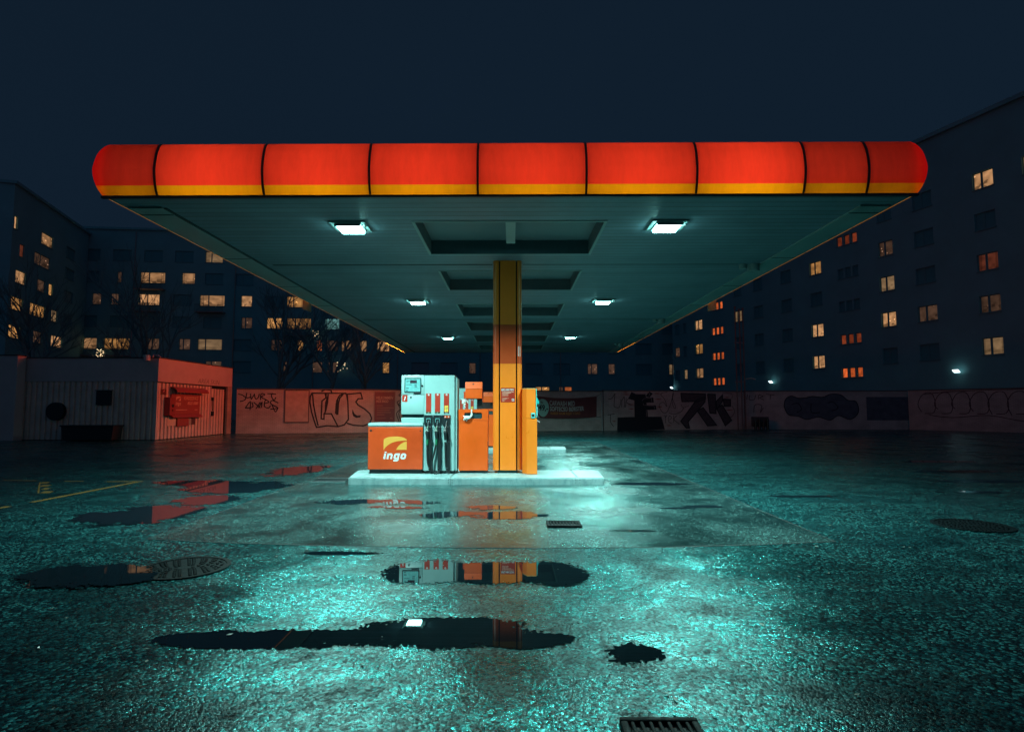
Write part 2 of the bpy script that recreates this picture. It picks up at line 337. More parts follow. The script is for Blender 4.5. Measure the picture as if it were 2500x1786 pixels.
# --- flat shapes drawn on a plane: o + r*x + u*y, lifted h along n
class Plane:
    def __init__(s, o, r, u=(0, 0, 1)): s.o = Vector(o); s.r = Vector(r).normalized(); s.u = Vector(u).normalized(); s.n = s.r.cross(s.u)
    def at(s, x, y, h=0): return s.o + s.r * x + s.u * y + s.n * h
def flat(mb, pl, poly, h=.003, mi=0): mb.add([pl.at(x, y, h) for x, y in poly], [tuple(range(len(poly)))], mi)
def rect(mb, pl, x0, x1, y0, y1, h=.003, mi=0): flat(mb, pl, [(x0, y0), (x1, y0), (x1, y1), (x0, y1)], h, mi)
def ribbon(mb, pl, pts, w, h=.003, closed=False, mi=0, taper=False):
    n = len(pts); L = []; Rr = []
    for i, p in enumerate(pts):
        a = Vector(pts[(i - 1) % n] if closed or i else pts[0]); b = Vector(p); c = Vector(pts[(i + 1) % n] if closed or i < n - 1 else pts[-1])
        d1 = (b - a).normalized() if (b - a).length > 1e-9 else (c - b).normalized(); d2 = (c - b).normalized() if (c - b).length > 1e-9 else d1
        t = d1 + d2; t = t.normalized() if t.length > 1e-6 else d1
        nn = Vector((-t.y, t.x)); k = min(1.9, 1 / max(.35, nn.dot(Vector((-d1.y, d1.x)))))
        ww = w * (.45 + .55 * math.sin(math.pi * (i + .5) / n)) if taper else w
        L.append(b + nn * ww * k / 2); Rr.append(b - nn * ww * k / 2)
    m = n if closed else n - 1
    vs = [pl.at(q.x, q.y, h) for q in L + Rr]
    mb.add(vs, [(i, (i + 1) % n, (i + 1) % n + n, i + n) for i in range(m)], mi)
def smooth_path(pts, k=5, closed=False):
    out = []; n = len(pts)
    for i in range(n if closed else n - 1):
        p0, p1, p2, p3 = (pts[(i - 1) % n], pts[i], pts[(i + 1) % n], pts[(i + 2) % n]) if closed else (pts[max(i - 1, 0)], pts[i], pts[i + 1], pts[min(i + 2, n - 1)])
        for j in range(k):
            t = j / k
            out.append(tuple(.5 * (2 * b + (c - a) * t + (2 * a - 5 * b + 4 * c - d) * t * t + (3 * b - a - 3 * c + d) * t ** 3) for a, b, c, d in zip(p0, p1, p2, p3)))
    if not closed: out.append(tuple(pts[-1]))
    return out
def text(mb, pl, s, x0, x1, y0, y1, h=.004, mi=0, shear=0, bold=0, warp=None):
    """Lettering fitted into the box x0..x1, y0..y1 of a plane."""
    cu = bpy.data.curves.new('t', 'FONT'); cu.body = s; cu.shear = shear; cu.offset = bold; cu.resolution_u = 3
    ob = bpy.data.objects.new('t', cu); COL.objects.link(ob)
    dg = bpy.context.evaluated_depsgraph_get(); ev = ob.evaluated_get(dg); me = ev.to_mesh()
    if me.vertices:
        xs = [v.co.x for v in me.vertices]; ys = [v.co.y for v in me.vertices]
        a, b, c, d = min(xs), max(xs), min(ys), max(ys)
        pts = []
        for v in me.vertices:
            x = x0 + (v.co.x - a) / (b - a) * (x1 - x0); y = y0 + (v.co.y - c) / max(1e-6, d - c) * (y1 - y0)
            if warp: pts.append(warp(x, y, h))
            else: pts.append(pl.at(x, y, h))
        mb.add(pts, [list(p.vertices) for p in me.polygons], mi)
    ev.to_mesh_clear(); bpy.data.objects.remove(ob); bpy.data.curves.remove(cu)

# ------------------------------------------------------------------ palette
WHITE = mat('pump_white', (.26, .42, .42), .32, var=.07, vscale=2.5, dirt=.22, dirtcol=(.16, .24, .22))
ORANGE = mat('orange_paint', (.80, .088, .005), .36, var=.10, vscale=2, dirt=.10, dirtcol=(.3, .05, .01))
RUST = mat('deep_orange_paint', (.58, .055, .008), .34, var=.16, vscale=1.8, dirt=.18, dirtcol=(.35, .03, .012))
BRICKRED = mat('label_red', (.40, .030, .014), .35, var=.12, vscale=6)
YELLOW = mat('yellow_paint', (.95, .205, .016), .30, var=.07, vscale=1.5, dirt=.08, dirtcol=(.4, .13, .01))
COLOR = mat('orange_band', (.50, .060, .012), .30, var=.08, vscale=1.5)
LOGO = mat('logo_yellow', (.70, .30, .05), .35, var=.03)
INKW = mat('white_print', (.62, .62, .62), .4, var=.03)
BLACK = mat('black_plastic', (.008, .014, .017), .38, var=.3, vscale=9)
RUBBER = mat('hose_rubber', (.007, .011, .013), .42, var=.3, vscale=12)
DARK = mat('dark_gap', (.006, .010, .012), .7)
GREEN = mat('green_plastic', (.010, .16, .07), .35, var=.1)
STEEL = mat('steel', (.55, .60, .62), .25, metal=1, var=.1)
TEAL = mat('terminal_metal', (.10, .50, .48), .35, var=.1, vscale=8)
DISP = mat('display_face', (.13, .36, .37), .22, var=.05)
LCD = mat('lcd_glass', (.035, .03, .04), .12, var=.05)
INK = mat('print_ink', (.02, .08, .09), .5, var=.1)
YLAB = mat('yellow_label', (.85, .50, .06), .5, var=.05)
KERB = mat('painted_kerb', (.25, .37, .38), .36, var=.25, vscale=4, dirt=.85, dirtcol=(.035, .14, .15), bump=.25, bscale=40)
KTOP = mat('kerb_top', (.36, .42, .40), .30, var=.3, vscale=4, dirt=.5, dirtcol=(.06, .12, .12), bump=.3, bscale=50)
IRON = mat('cast_iron', (.005, .009, .011), .55, spec=.12, var=.35, vscale=14, bump=.35, bscale=45)
HOUSING = mat('lamp_housing', (.22, .30, .30), .4, var=.1)
LED = emit('led_panel', (.34, 1.0, .92), 62)
ASPH = asphalt_mat(); CONC = apron_mat(); WATER = water_mat(); SOFF = soffit_mat()
WALLB = brick_mat('painted_brick', (.56, .52, .47), (.50, .46, .42), (.26, .24, .22), .24, .078)
KIOSKM = mat('kiosk_sheet', (.78, .56, .46), .45, var=.2, vscale=1.4, dirt=.3, dirtcol=(.2, .12, .09))
KBAND = mat('kiosk_band', (.56, .44, .42), .6, var=.12, vscale=1.2, bump=.1, bscale=20)
PILAS = brick_mat('pilaster_brick', (.50, .38, .33), (.45, .34, .30), (.3, .24, .2), .24, .078)
SIGNR = mat('sign_red', (.34, .07, .06), .35, var=.1, vscale=2)
SIGNT = mat('sign_text', (.75, .40, .30), .4, var=.05)
POST = mat('poster_red', (.20, .045, .045), .4, var=.15, vscale=2)
BANN = mat('banner_cloth', (.14, .035, .035), .6, var=.25, vscale=2.5)
MINT = mat('banner_mint', (.30, .62, .52), .6, var=.05)
SPRAY = mat('spray_black', (.008, .012, .016), .55, var=.3, vscale=9)
SPRAYG = mat('spray_grey', (.075, .06, .065), .6, var=.4, vscale=5)
SPRAYW = mat('spray_white', (.42, .38, .36), .6, var=.3, vscale=8)
FACADE = mat('facade_render', (.14, .43, .46), .8, var=.15, vscale=.4)
FRAME = mat('window_frame', (.08, .30, .33), .5, var=.1)
GLASS = mat('dark_glass', (.06, .30, .34), .35, var=.1, spec=.6)
BARK = mat('bark', (.06, .26, .28), .85, var=.3, vscale=4, bump=.5, bscale=12)
PLATE = mat('plate', (.42, .30, .18), .55, var=.15, vscale=4)
GALV = mat('galvanised', (.32, .34, .35), .4, metal=.7, var=.2, vscale=6)
YLINE = mat('road_paint', (.30, .15, .03), .55, var=.35, vscale=9, dirt=.7, dirtcol=(.03, .04, .04))

# ------------------------------------------------------------------ ground
g = MB().add([(-250, -40, 0), (250, -40, 0), (250, 300, 0), (-250, 300, 0)], [(0, 1, 2, 3)])
structure(g.build('asphalt_ground', ASPH))
AP = [(-4.18, 6.78), (-3.2, 6.60), (-2, 6.47), (-.8, 6.40), (.4, 6.37), (1.6, 6.43), (2.7, 6.56), (3.64, 6.72), (3.72, 26.6), (-4.45, 26.4)]
def slab(name, poly, z0, z1, m): return structure(MB().prism(poly, z0, z1).build(name, m))
slab('concrete_apron', AP, -.05, .004, CONC)
j = MB()      # tarred joint round the apron, stopping at the slab edge
out = [(x * 1.0 + (-.022 if x < -4 else .022 if x > 3.5 else 0), y - (.022 if y < 7 else 0)) for x, y in AP]
for i in (9, *range(0, 9)):
    if i == 8: continue
    a, b, c, d = AP[i], AP[(i + 1) % 10], out[(i + 1) % 10], out[i]
    j.add([(p[0], p[1], .003) for p in (a, b, c, d)], [(0, 1, 2, 3)])
structure(j.build('tar_joint', DARK))

def puddle(blobs, z, seed, res=.02, rough=.8, fine=.7, name='puddle'):
    """Irregular sheet of standing water: level field minus uneven ground, cut along its waterline."""
    x0 = min(b[0] - b[2] * 1.5 for b in blobs); x1 = max(b[0] + b[2] * 1.5 for b in blobs)
    y0 = min(b[1] - b[3] * 1.6 for b in blobs); y1 = max(b[1] + b[3] * 1.6 for b in blobs)
    nx = int((x1 - x0) / res) + 1; ny = int((y1 - y0) / res) + 1
    def F(x, y):
        v = -9
        for bx, by, rx, ry in blobs: v = max(v, 1 - ((x - bx) / rx) ** 2 - ((y - by) / ry) ** 2)
        v += rough * noise.fractal(Vector((x * 2.2, y * 3.2, seed)), .8, 2, 4) + fine * noise.noise(Vector((x * 42, y * 42, seed + 5))) * (1 if v < .75 else .25)
        return v
    G = [[F(x0 + i * res, y0 + k * res) for k in range(ny + 1)] for i in range(nx + 1)]
    mb = MB()
    for i in range(nx):
        for k in range(ny):
            c = [(i, k), (i + 1, k), (i + 1, k + 1), (i, k + 1)]; vals = [G[a][b] for a, b in c]
            if max(vals) <= 0: continue
            P = []
            for q in range(4):
                (a, b), (a2, b2) = c[q], c[(q + 1) % 4]; u, w = vals[q], vals[(q + 1) % 4]
                if u > 0: P.append((x0 + a * res, y0 + b * res, z))
                if (u > 0) != (w > 0):
                    t = u / (u - w); P.append((x0 + (a + (a2 - a) * t) * res, y0 + (b + (b2 - b) * t) * res, z))
            if len(P) >= 3: mb.add(P, [tuple(range(len(P)))])
    if mb.v:
        o = mb.build(name, WATER); structure(o); return o
puddle([(-1.65, 3.88, .62, .15), (-1.05, 3.94, .5, .13), (-.48, 4.0, .60, .26), (.05, 3.88, .35, .13)], .004, 1, .015)
puddle([(-.75, 5.45, .40, .40), (-.1, 5.46, .55, .36), (.36, 5.42, .34, .40)], .004, 2, .015, rough=.35)
puddle([(.72, 3.68, .20, .17)], .004, 3, .012)
puddle([(-3.80, 5.30, .55, .36), (-3.5, 5.22, .32, .24)], .0135, 4, .016)
puddle([(-1.7, 6.13, .42, .07)], .004, 5, .014)
puddle([(2.75, 11.66, .75, .20)], .008, 6, .02, rough=.25)
puddle([(-5.25, 8.3, .75, .75), (-5.0, 9.6, .5, .5)], .004, 8, .025)
puddle([(-5.3, 11.2, .9, .9), (-6.4, 11.8, .8, .4)], .004, 9, .03)
puddle([(-5.2, 14.2, .6, 1.2)], .004, 10, .035)
puddle([(9.6, 12.2, .9, .25)], .004, 12, .03); puddle([(10.6, 14.0, .9, .25)], .004, 13, .03)
puddle([(8.3, 10.6, .6, .12)], .004, 14, .03); puddle([(12.0, 16.6, 1.0, .3)], .004, 15, .03)
puddle([(2.9, 9.0, .35, .08), (2.5, 8.85, .3, .07)], .008, 16, .02); puddle([(1.5, 7.25, .35, .05)], .008, 17, .02)
puddle([(-.75, 8.35, .45, .30), (-.05, 8.3, .5, .28), (-.3, 8.9, .3, .2)], .008, 21, .018, rough=1.3, fine=.9)
puddle([(-2.2, 9.4, .9, .22), (-1.7, 8.9, .4, .12)], .008, 22, .02, rough=1.3, fine=.9)
puddle([(5.0, 10.1, .6, .10)], .004, 18, .025)

# yellow bay lines and stencilled letter
ln = MB()
def road_line(a, b, w):
    a = Vector((*a, .004)); b = Vector((*b, .004)); d = (b - a).normalized(); q = Vector((-d.y, d.x, 0)) * w / 2
    ln.add([a - q, b - q, b + q, a + q], [(0, 1, 2, 3)])
road_line((-7.67, 9.35), (-7.63, 11.90), .11); road_line((-7.75, 7.2), (-7.70, 8.95), .11); road_line((-8.30, 11.96), (-7.575, 11.98), .09)
road_line((-9.2, 12.0), (-8.8, 12.0), .07); road_line((-10.6, 12.15), (-9.85, 12.1), .07)
structure(ln.build('yellow_bay_line', YLINE))
st = MB()
for k, (w_, o_) in enumerate(((.17, 0), (.12, .02), (.17, .0), (.15, .01))):
    x_, y_ = -8.36 - .36 * k, 10.34 + .43 * k
    st.add([(x_ + o_, y_, .004), (x_ + o_ + w_, y_, .004), (x_ + o_ + w_ - .10, y_ + .24, .004), (x_ + o_ - .10, y_ + .24, .004)], [(0, 1, 2, 3)])
st.add([(-8.40, 10.34, .0045), (-8.365, 10.34, .0045), (-8.365 - 1.2, 11.85, .0045), (-8.40 - 1.2, 11.85, .0045)], [(0, 1, 2, 3)])
structure(st.build('yellow_ground_lettering', YLINE))

# manholes, gullies, access plate
def manhole(cx, cy, r, label):
    t = thing('manhole_cover', label, 'manhole cover', (cx, cy, 0), group='round manhole covers')
    f = MB(); n = 48
    ring = lambda rr, z: [(cx + rr * math.cos(2 * math.pi * i / n), cy + rr * math.sin(2 * math.pi * i / n), z) for i in range(n)]
    f.add(ring(r, .001) + ring(r, .012) + ring(r * .9, .012) + ring(r * .9, .003), [(k * n + i, k * n + (i + 1) % n, (k + 1) * n + (i + 1) % n, (k + 1) * n + i) for k in range(3) for i in range(n)])
    f.build('frame_ring', IRON, t)
    l = MB(); l.add(ring(r * .89, .006), [tuple(range(n))])
    for k in range(2, 9):
        rr = r * .1 * k; m = 6 * k
        for i in range(m):
            if (i + k) % 3 == 0: continue
            a = 2 * math.pi * i / m; l.box(cx + rr * math.cos(a) - .011, cx + rr * math.cos(a) + .011, cy + rr * math.sin(a) - .011, cy + rr * math.sin(a) + .011, .0055, .013)
    l.build('lid', IRON, t)
manhole(-3.08, 5.56, .40, 'round iron manhole cover half under the puddle on the left')
manhole(5.9, 7.62, .44, 'round iron manhole cover in dark dry asphalt on the right')
def gully(cx, cy, w, d, nbar, label, z=.0):
    t = thing('drain_grate', label, 'drain', (cx, cy, 0), group='iron drain grates')
    b = MB().add([(cx - w / 2, cy - d / 2, z + .005), (cx + w / 2, cy - d / 2, z + .005), (cx + w / 2, cy + d / 2, z + .005), (cx - w / 2, cy + d / 2, z + .005)], [(0, 1, 2, 3)])
    b.build('sump', DARK, t)
    f = MB(); e = .035
    f.bbox(cx - w / 2, cx + w / 2, cy + d / 2 - e, cy + d / 2, z + .002, z + .026, .008); f.bbox(cx - w / 2, cx + w / 2, cy - d / 2, cy - d / 2 + e, z + .002, z + .026, .008)
    f.bbox(cx - w / 2, cx - w / 2 + e, cy - d / 2 + e, cy + d / 2 - e, z + .002, z + .025, .008); f.bbox(cx + w / 2 - e, cx + w / 2, cy - d / 2 + e, cy + d / 2 - e, z + .002, z + .025, .008)
    f.build('frame', IRON, t, smooth=True)
    s = MB(); p = (w - 2 * e) / nbar
    for k in range(nbar):
        x = cx - w / 2 + e + p * (k + .5)
        s.bbox(x - p * .22, x + p * .22, cy - d / 2 + e + .002, cy + d / 2 - e - .002, z + .006, z + .023, .007)
    s.bbox(cx - w / 2 + e, cx + w / 2 - e, cy + d * .2, cy + d * .2 + .02, z + .0055, z + .018, .004)
    s.build('bars', IRON, t, smooth=True)
gully(.70, 2.70, .37, .42, 7, 'large iron drain grate at the bottom edge in the near asphalt')
gully(.67, 7.60, .44, .34, 9, 'small iron drain grate set in the wet concrete apron', .004)
t = thing('access_plate', 'dark square access plate in the concrete left of the near island', 'access cover', (-3.75, 12.2, 0))
MB().bbox(-4.1, -3.42, 11.95, 12.5, .002, .012, .004).build('plate', IRON, t)
MB().box(-4.13, -3.39, 11.92, 11.945, .002, .016).build('rim', GALV, t); MB().box(-4.13, -3.39, 12.505, 12.53, .002, .016).build('rim', GALV, t)

# fallen leaves and chips of grit that catch the light
lf = MB()
for i in range(130):
    y = 2.9 + 14 * random.random() ** 1.6; x = (random.random() - .5) * y * 1.6; a = random.random() * 6.28; s = .008 + .018 * random.random()
    q = [Vector((x + math.cos(a + t_) * s * k_, y + math.sin(a + t_) * s * k_, .009 + .006 * random.random())) for t_, k_ in ((0, 1), (1.57, .45), (3.14, 1), (4.71, .45))]
    lf.add(q, [(0, 1, 2, 3)])
o = lf.build('leaf_litter', mat('leaf', (.32, .36, .30), .35, var=.5, vscale=3)); o['kind'] = 'stuff'

# ------------------------------------------------------------------ canopy
XL, XR, YF, YB, ZS = -6.13, 6.01, 8.46, 33.0, 4.67
canopy = thing('station_canopy', 'flat petrol station canopy with glowing red and yellow rounded fascia on yellow columns', 'canopy', (0, 12.6, 0))
HOLES = [(9.7, 11.75), (13.25, 15.4), (17.5, 19.8), (21.2, 23.5), (25.2, 27.5), (29, 31.2)]
HX = (-1.65, 1.58)
sf = MB(); ys = [YF + .02] + [v for h in HOLES for v in h] + [YB - .02]
for k in range(len(ys) - 1):
    hole = k % 2 == 1
    for x0, x1 in ((XL + .006, HX[0]), HX, (HX[1], XR - .006)):
        if hole and (x0, x1) == HX: continue
        sf.add([(x0, ys[k], ZS), (x1, ys[k], ZS), (x1, ys[k + 1], ZS), (x0, ys[k + 1], ZS)], [(0, 1, 2, 3)])
sf.build('soffit', SOFF, canopy)
WELL = mat('well_lining', (.10, .14, .16), .6, var=.15)
for a, b in HOLES:
    w = MB(); x0, x1 = HX; zt = ZS + .28
    w.add([(x0, a, ZS), (x1, a, ZS), (x1, b, ZS), (x0, b, ZS), (x0, a, zt), (x1, a, zt), (x1, b, zt), (x0, b, zt)], [(0, 1, 5, 4), (1, 2, 6, 5), (2, 3, 7, 6), (3, 0, 4, 7), (4, 5, 6, 7)])
    wo = w.build('soffit_well', WELL, canopy)
    e = MB().box(x0 - .05, x1 + .05, a - .05, a - .003, ZS - .012, ZS - .002).box(x0 - .05, x1 + .05, b + .003, b + .05, ZS - .012, ZS - .002).box(x0 - .05, x0 - .003, a, b, ZS - .012, ZS - .002).box(x1 + .003, x1 + .05, a, b, ZS - .012, ZS - .002)
    e.build('trim', mat('well_trim', (.22, .30, .30), .5), wo)
MB().box(-.10, .07, 9.705, 11.0, ZS - .004, ZS + .03).build('hanger_bracket', mat('bracket', (.30, .38, .38), .5), canopy)
for y in (12.66, 20.6, 28.4):
    MB().box(-5.3, -.42, y - .035, y + .035, ZS - .006, ZS - .001).build('soffit_seam', DARK, canopy); MB().box(.25, 5.0, y - .012, y + .012, ZS - .006, ZS - .001).build('soffit_seam', DARK, canopy)
gs = MB()
for x0, x1 in ((-6.06, -5.52), (5.45, 5.92)): gs.box(x0, x1, YF + .45, YB - .3, ZS - .028, ZS - .002)
gs.build('edge_gutter', mat('gutter_sheet', (.22, .31, .31), .4, var=.15, vscale=1), canopy)
gj = MB()
for y in (9.2, 12.0, 14.8, 17.6, 20.4, 23.2, 26):
    gj.box(-6.06, -5.515, y, y + .03, ZS - .033, ZS - .0285); gj.box(5.445, 5.92, y, y + .03, ZS - .033, ZS - .0285)
gj.box(-5.515, -5.47, YF + .5, YB - .4, ZS - .02, ZS - .002)
gj.build('gutter_joint', DARK, canopy)
for y in (12.7, 20.6, 28.4):
    MB().tube([(5.35, y, ZS - .16), (5.35, y, ZS - .002)], .13, 14).tube([(5.12, y, ZS - .10), (5.12, y, ZS - .002)], .08, 12).build('downpipe_box', mat('drain_box', (.20, .28, .28), .5), canopy, smooth=True)
MB().box(XL + .25, XR - .25, YF + .6, YB - .1, 5.235, 5.33).build('roof_deck', mat('roof_felt', (.05, .055, .06), .9), canopy)
# fascia profile: outward bulge b at height z
PROF = smooth_path([(.008, 4.674), (.050, 4.753), (.088, 4.87), (.108, 5.00), (.106, 5.10), (.074, 5.29), (.02, 5.42), (-.03, 5.485)], 4)
ZB = 4.808
red_t = translucent('backlit_red', (.95, .047, .015)); org_t = translucent('backlit_amber', (1.0, .40, .003))
red_e = emit('side_red_glow', (1.0, .07, .035), 46.0); org_e = emit('side_amber_glow', (1.0, .34, .03), 44.0)
red_r = emit('right_red_glow', (1.0, .06, .03), 9.0); org_r = emit('right_amber_glow', (1.0, .34, .02), 8.0)
red_o = emit('dimmed_side_red_glow', (1.0, .045, .03), .5); org_o = emit('dimmed_side_amber_glow', (1.0, .34, .01), .7); red_o.cycles.emission_sampling = 'NONE'; org_o.cycles.emission_sampling = 'NONE'   # front-half and rear panels dimmed to keep red off kiosk front and wall
TRIM = mat('fascia_rib', (.035, .012, .012), .4)
def fascia(side, a, b, mats, mitre_a=False, mitre_b=False):
    """One curved panel of a side between a and b; ends at a mitre run out with the bulge."""
    mb = MB(); prof = []
    for i in range(len(PROF) - 1):
        p, q = PROF[i], PROF[i + 1]; prof.append(p)
        if p[1] < ZB < q[1]:
            t = (ZB - p[1]) / (q[1] - p[1]); prof.append((p[0] + (q[0] - p[0]) * t, ZB))
    prof.append(PROF[-1])
    def pt(u, bz):
        bb, z = bz
        if side == 'front': return (u, YF - bb, z)
        if side == 'rear': return (u, YB + bb, z)
        if side == 'left': return (XL - bb, u, z)
        return (XR + bb, u, z)
    N = 8; grid = []
    for p in prof:
        ua = a - (p[0] if mitre_a else 0); ub = b + (p[0] if mitre_b else 0)
        grid.append([pt(ua + (ub - ua) * k / N, p) for k in range(N + 1)])
    for i in range(len(prof) - 1):
        mi = 1 if prof[i][1] < ZB - 1e-6 else 0
        for k in range(N): mb.add([grid[i][k], grid[i][k + 1], grid[i + 1][k + 1], grid[i + 1][k]], [(0, 1, 2, 3)], mi)
    return mb.build('fascia_panel', mats, canopy, smooth=True)
def rib(side, u):
    mb = MB(); w = .016
    for i in range(len(PROF) - 1):
        for q in ((PROF[i], PROF[i + 1]),):
            (b0, z0), (b1, z1) = q
            if side == 'front': vs = [(u - w, YF - b0 - .012, z0), (u + w, YF - b0 - .012, z0), (u + w, YF - b1 - .012, z1), (u - w, YF - b1 - .012, z1), (u - w, YF - b0 + .06, z0), (u + w, YF - b0 + .06, z0), (u + w, YF - b1 + .06, z1), (u - w, YF - b1 + .06, z1)]
            else:
                s_ = -1 if side == 'left' else 1; X = XL if side == 'left' else XR
                vs = [(X + s_ * (b0 + .012), u - w, z0), (X + s_ * (b0 + .012), u + w, z0), (X + s_ * (b1 + .012), u + w, z1), (X + s_ * (b1 + .012), u - w, z1), (X + s_ * (b0 - .02), u - w, z0), (X + s_ * (b0 - .02), u + w, z0), (X + s_ * (b1 - .02), u + w, z1), (X + s_ * (b1 - .02), u - w, z1)]
            mb.add(vs, [(0, 1, 2, 3), (4, 7, 6, 5), (0, 4, 5, 1), (2, 6, 7, 3), (0, 3, 7, 4), (1, 5, 6, 2)])
    return mb.build('fascia_rib', TRIM, canopy)
JX = [-5.31, -3.70, -2.11, -.50, 1.11, 2.74, 4.33, 5.26]
ends = [XL] + JX + [XR]
TUBE_W = 15.0
BOARD = mat('reflector_board', (.75, .72, .70), .6)
for k in range(len(ends) - 1):
    a, b = ends[k], ends[k + 1]
    fascia('front', a, b, [red_t, org_t], k == 0, k == len(ends) - 2)
    dim = k in (0, len(ends) - 2, len(ends) - 3)
    lw = b - a - .58   # tube bank behind the panel: a long thin lamp facing the sheet
    ld = bpy.data.lights.new('tube_bank', 'AREA'); ld.shape = 'RECTANGLE'; ld.size = lw; ld.size_y = .10; ld.color = (1, .92, .84)
    ld.energy = (TUBE_W * .62 if dim else TUBE_W) * lw
    ld.use_shadow = True
    lo = bpy.data.objects.new('tube_bank', ld); COL.objects.link(lo); lo.parent = canopy; lo.location = Vector(((a + b) / 2, 8.72, 4.83)) - canopy.location; lo.rotation_euler = (R(84), 0, 0)
for u in JX: rib('front', u)
bd = MB().box(XL + .2, XR - .2, 8.97, 8.99, ZS + .003, 5.47)
for u in JX: bd.box(u - .012, u + .012, 8.53, 8.969, ZS + .01, 5.44)
for u in (XL + .03, XR - .042): bd.box(u, u + .012, 8.475, 8.969, ZS + .01, 5.44)  # end baffles added to block side-panel glow from the end panels
bd.add([(XL + .05, 8.505, 5.475), (XR - .05, 8.505, 5.475), (XR - .05, 9.0, 5.475), (XL + .05, 9.0, 5.475)], [(0, 1, 2, 3)])
bd.build('light_box', BOARD, canopy)
nside = 15; st_ = (YB - YF) / nside
for k in range(nside):
    a, b = YF + k * st_, YF + (k + 1) * st_
    for sd in ('left', 'right'): fascia(sd, a, b, ([red_e, org_e] if sd == 'left' else [red_r, org_r]) if a > 26.8 else [red_o, org_o], k == 0, k == nside - 1)
for k in range(1, nside):
    for sd in ('left', 'right'): rib(sd, YF + k * st_)
for k in range(8): fascia('rear', XL + (XR - XL) * k / 8, XL + (XR - XL) * (k + 1) / 8, [red_o, org_o], k == 0, k == 7)
MB().box(XL - .02, XR + .02, YF - .030, YF + .02, ZS - .035, ZS + .003).build('fascia_sill', TRIM, canopy)

# columns (two, on the islands)
CX0, CX1, CY0, CY1 = -.395, .218, 12.30, 12.92
def col_profile(grow=0):
    """Plan outline of the cladding: rounded corners, two recessed grooves in the front and back."""
    r = .075; x0, x1, y0, y1 = CX0, CX1, CY0, CY1
    def arc(cx, cy, a0): return [(cx + r * math.cos(R(a0 + 15 * i)), cy + r * math.sin(R(a0 + 15 * i))) for i in range(7)]
    g1, g2, gw, gd = -.258, .106, .014, .035
    p = arc(x0 + r, y0 + r, 180)
    for gx in (g1, g2): p += [(gx - gw, y0), (gx - gw, y0 + gd), (gx + gw, y0 + gd), (gx + gw, y0)]
    p += arc(x1 - r, y0 + r, 270) + arc(x1 - r, y1 - r, 0)
    for gx in (g2, g1): p += [(gx + gw, y1), (gx + gw, y1 - gd), (gx - gw, y1 - gd), (gx - gw, y1)]
    return p + arc(x0 + r, y1 - r, 90)
def logo_mark(mb, pl, x0, x1, y0, y1, mi=0, h=.003):
    """Two-piece rounded road mark: upper sweep and lower right leaf."""
    X = lambda u: x0 + (x1 - x0) * u; Y = lambda v: y0 + (y1 - y0) * v
    top = smooth_path([(0, .79), (.14, .92), (.32, .985), (.5, 1), (.7, .985), (.86, .92), (1, .79)], 4)
    low = smooth_path([(1, .69), (.86, .69), (.66, .665), (.45, .585), (.26, .44), (.1, .22), (0, 0)], 4)
    n = len(top); pts = [(X(u), Y(v)) for u, v in top] + [(X(u), Y(v)) for u, v in low]
    vs = [pl.at(*p, h) for p in pts]; m = len(top)
    lo = list(reversed(low))
    vs = [pl.at(X(u), Y(v), h) for u, v in top] + [pl.at(X(u), Y(v), h) for u, v in lo]
    mb.add(vs, [(i, i + 1, m + i + 1, m + i) for i in range(m - 1)], mi)
    leaf = [(.545, .015)] + smooth_path([(.545, .015), (.6, .2), (.7, .39), (.83, .54), (.93, .60), (1, .62)], 3)[1:] + [(1, .015)]
    flat(mb, pl, [(X(u), Y(v)) for u, v in leaf], h, mi)
def ingo_word(mb, pl, x0, x1, y0, y1, mi=0, h=.003):
    """Italic square-shouldered lettering i n g o."""
    # unit design: x-height 1, stroke .30, slanted
    sl = .17; D = []
    w = .27
    D.append([(.14, 0), (.14, 1)])
    D.append([(.62, 0), (.62, .86), (.62, .865), (1.02, .865), (1.16, .72), (1.16, 0)])
    g_ = [(1.98, .135), (1.74, .135), (1.63, .25), (1.63, .74), (1.75, .865), (2.17, .865), (2.17, -.12), (2.06, -.265), (1.56, -.265)]
    D.append(g_)
    o_ = [(2.75, .135), (3.05, .135), (3.17, .26), (3.17, .74), (3.05, .865), (2.75, .865), (2.63, .74), (2.63, .26)]
    wid = 3.17 + w / 2; hgt = 1.36 + .40
    sx = (x1 - x0) / (wid + sl); sy = (y1 - y0) / hgt
    f = lambda p: (x0 + (p[0] + sl * p[1]) * sx, y0 + (p[1] + .40) * sy)
    for q in D: ribbon(mb, pl, [f(p) for p in q], w * sx, h, mi=mi)
    ribbon(mb, pl, [f(p) for p in o_], w * sx, h, closed=True, mi=mi)
    flat(mb, pl, [f(p) for p in ((.0, 1.12), (.28, 1.12), (.28, 1.34), (.0, 1.34))], h, mi)
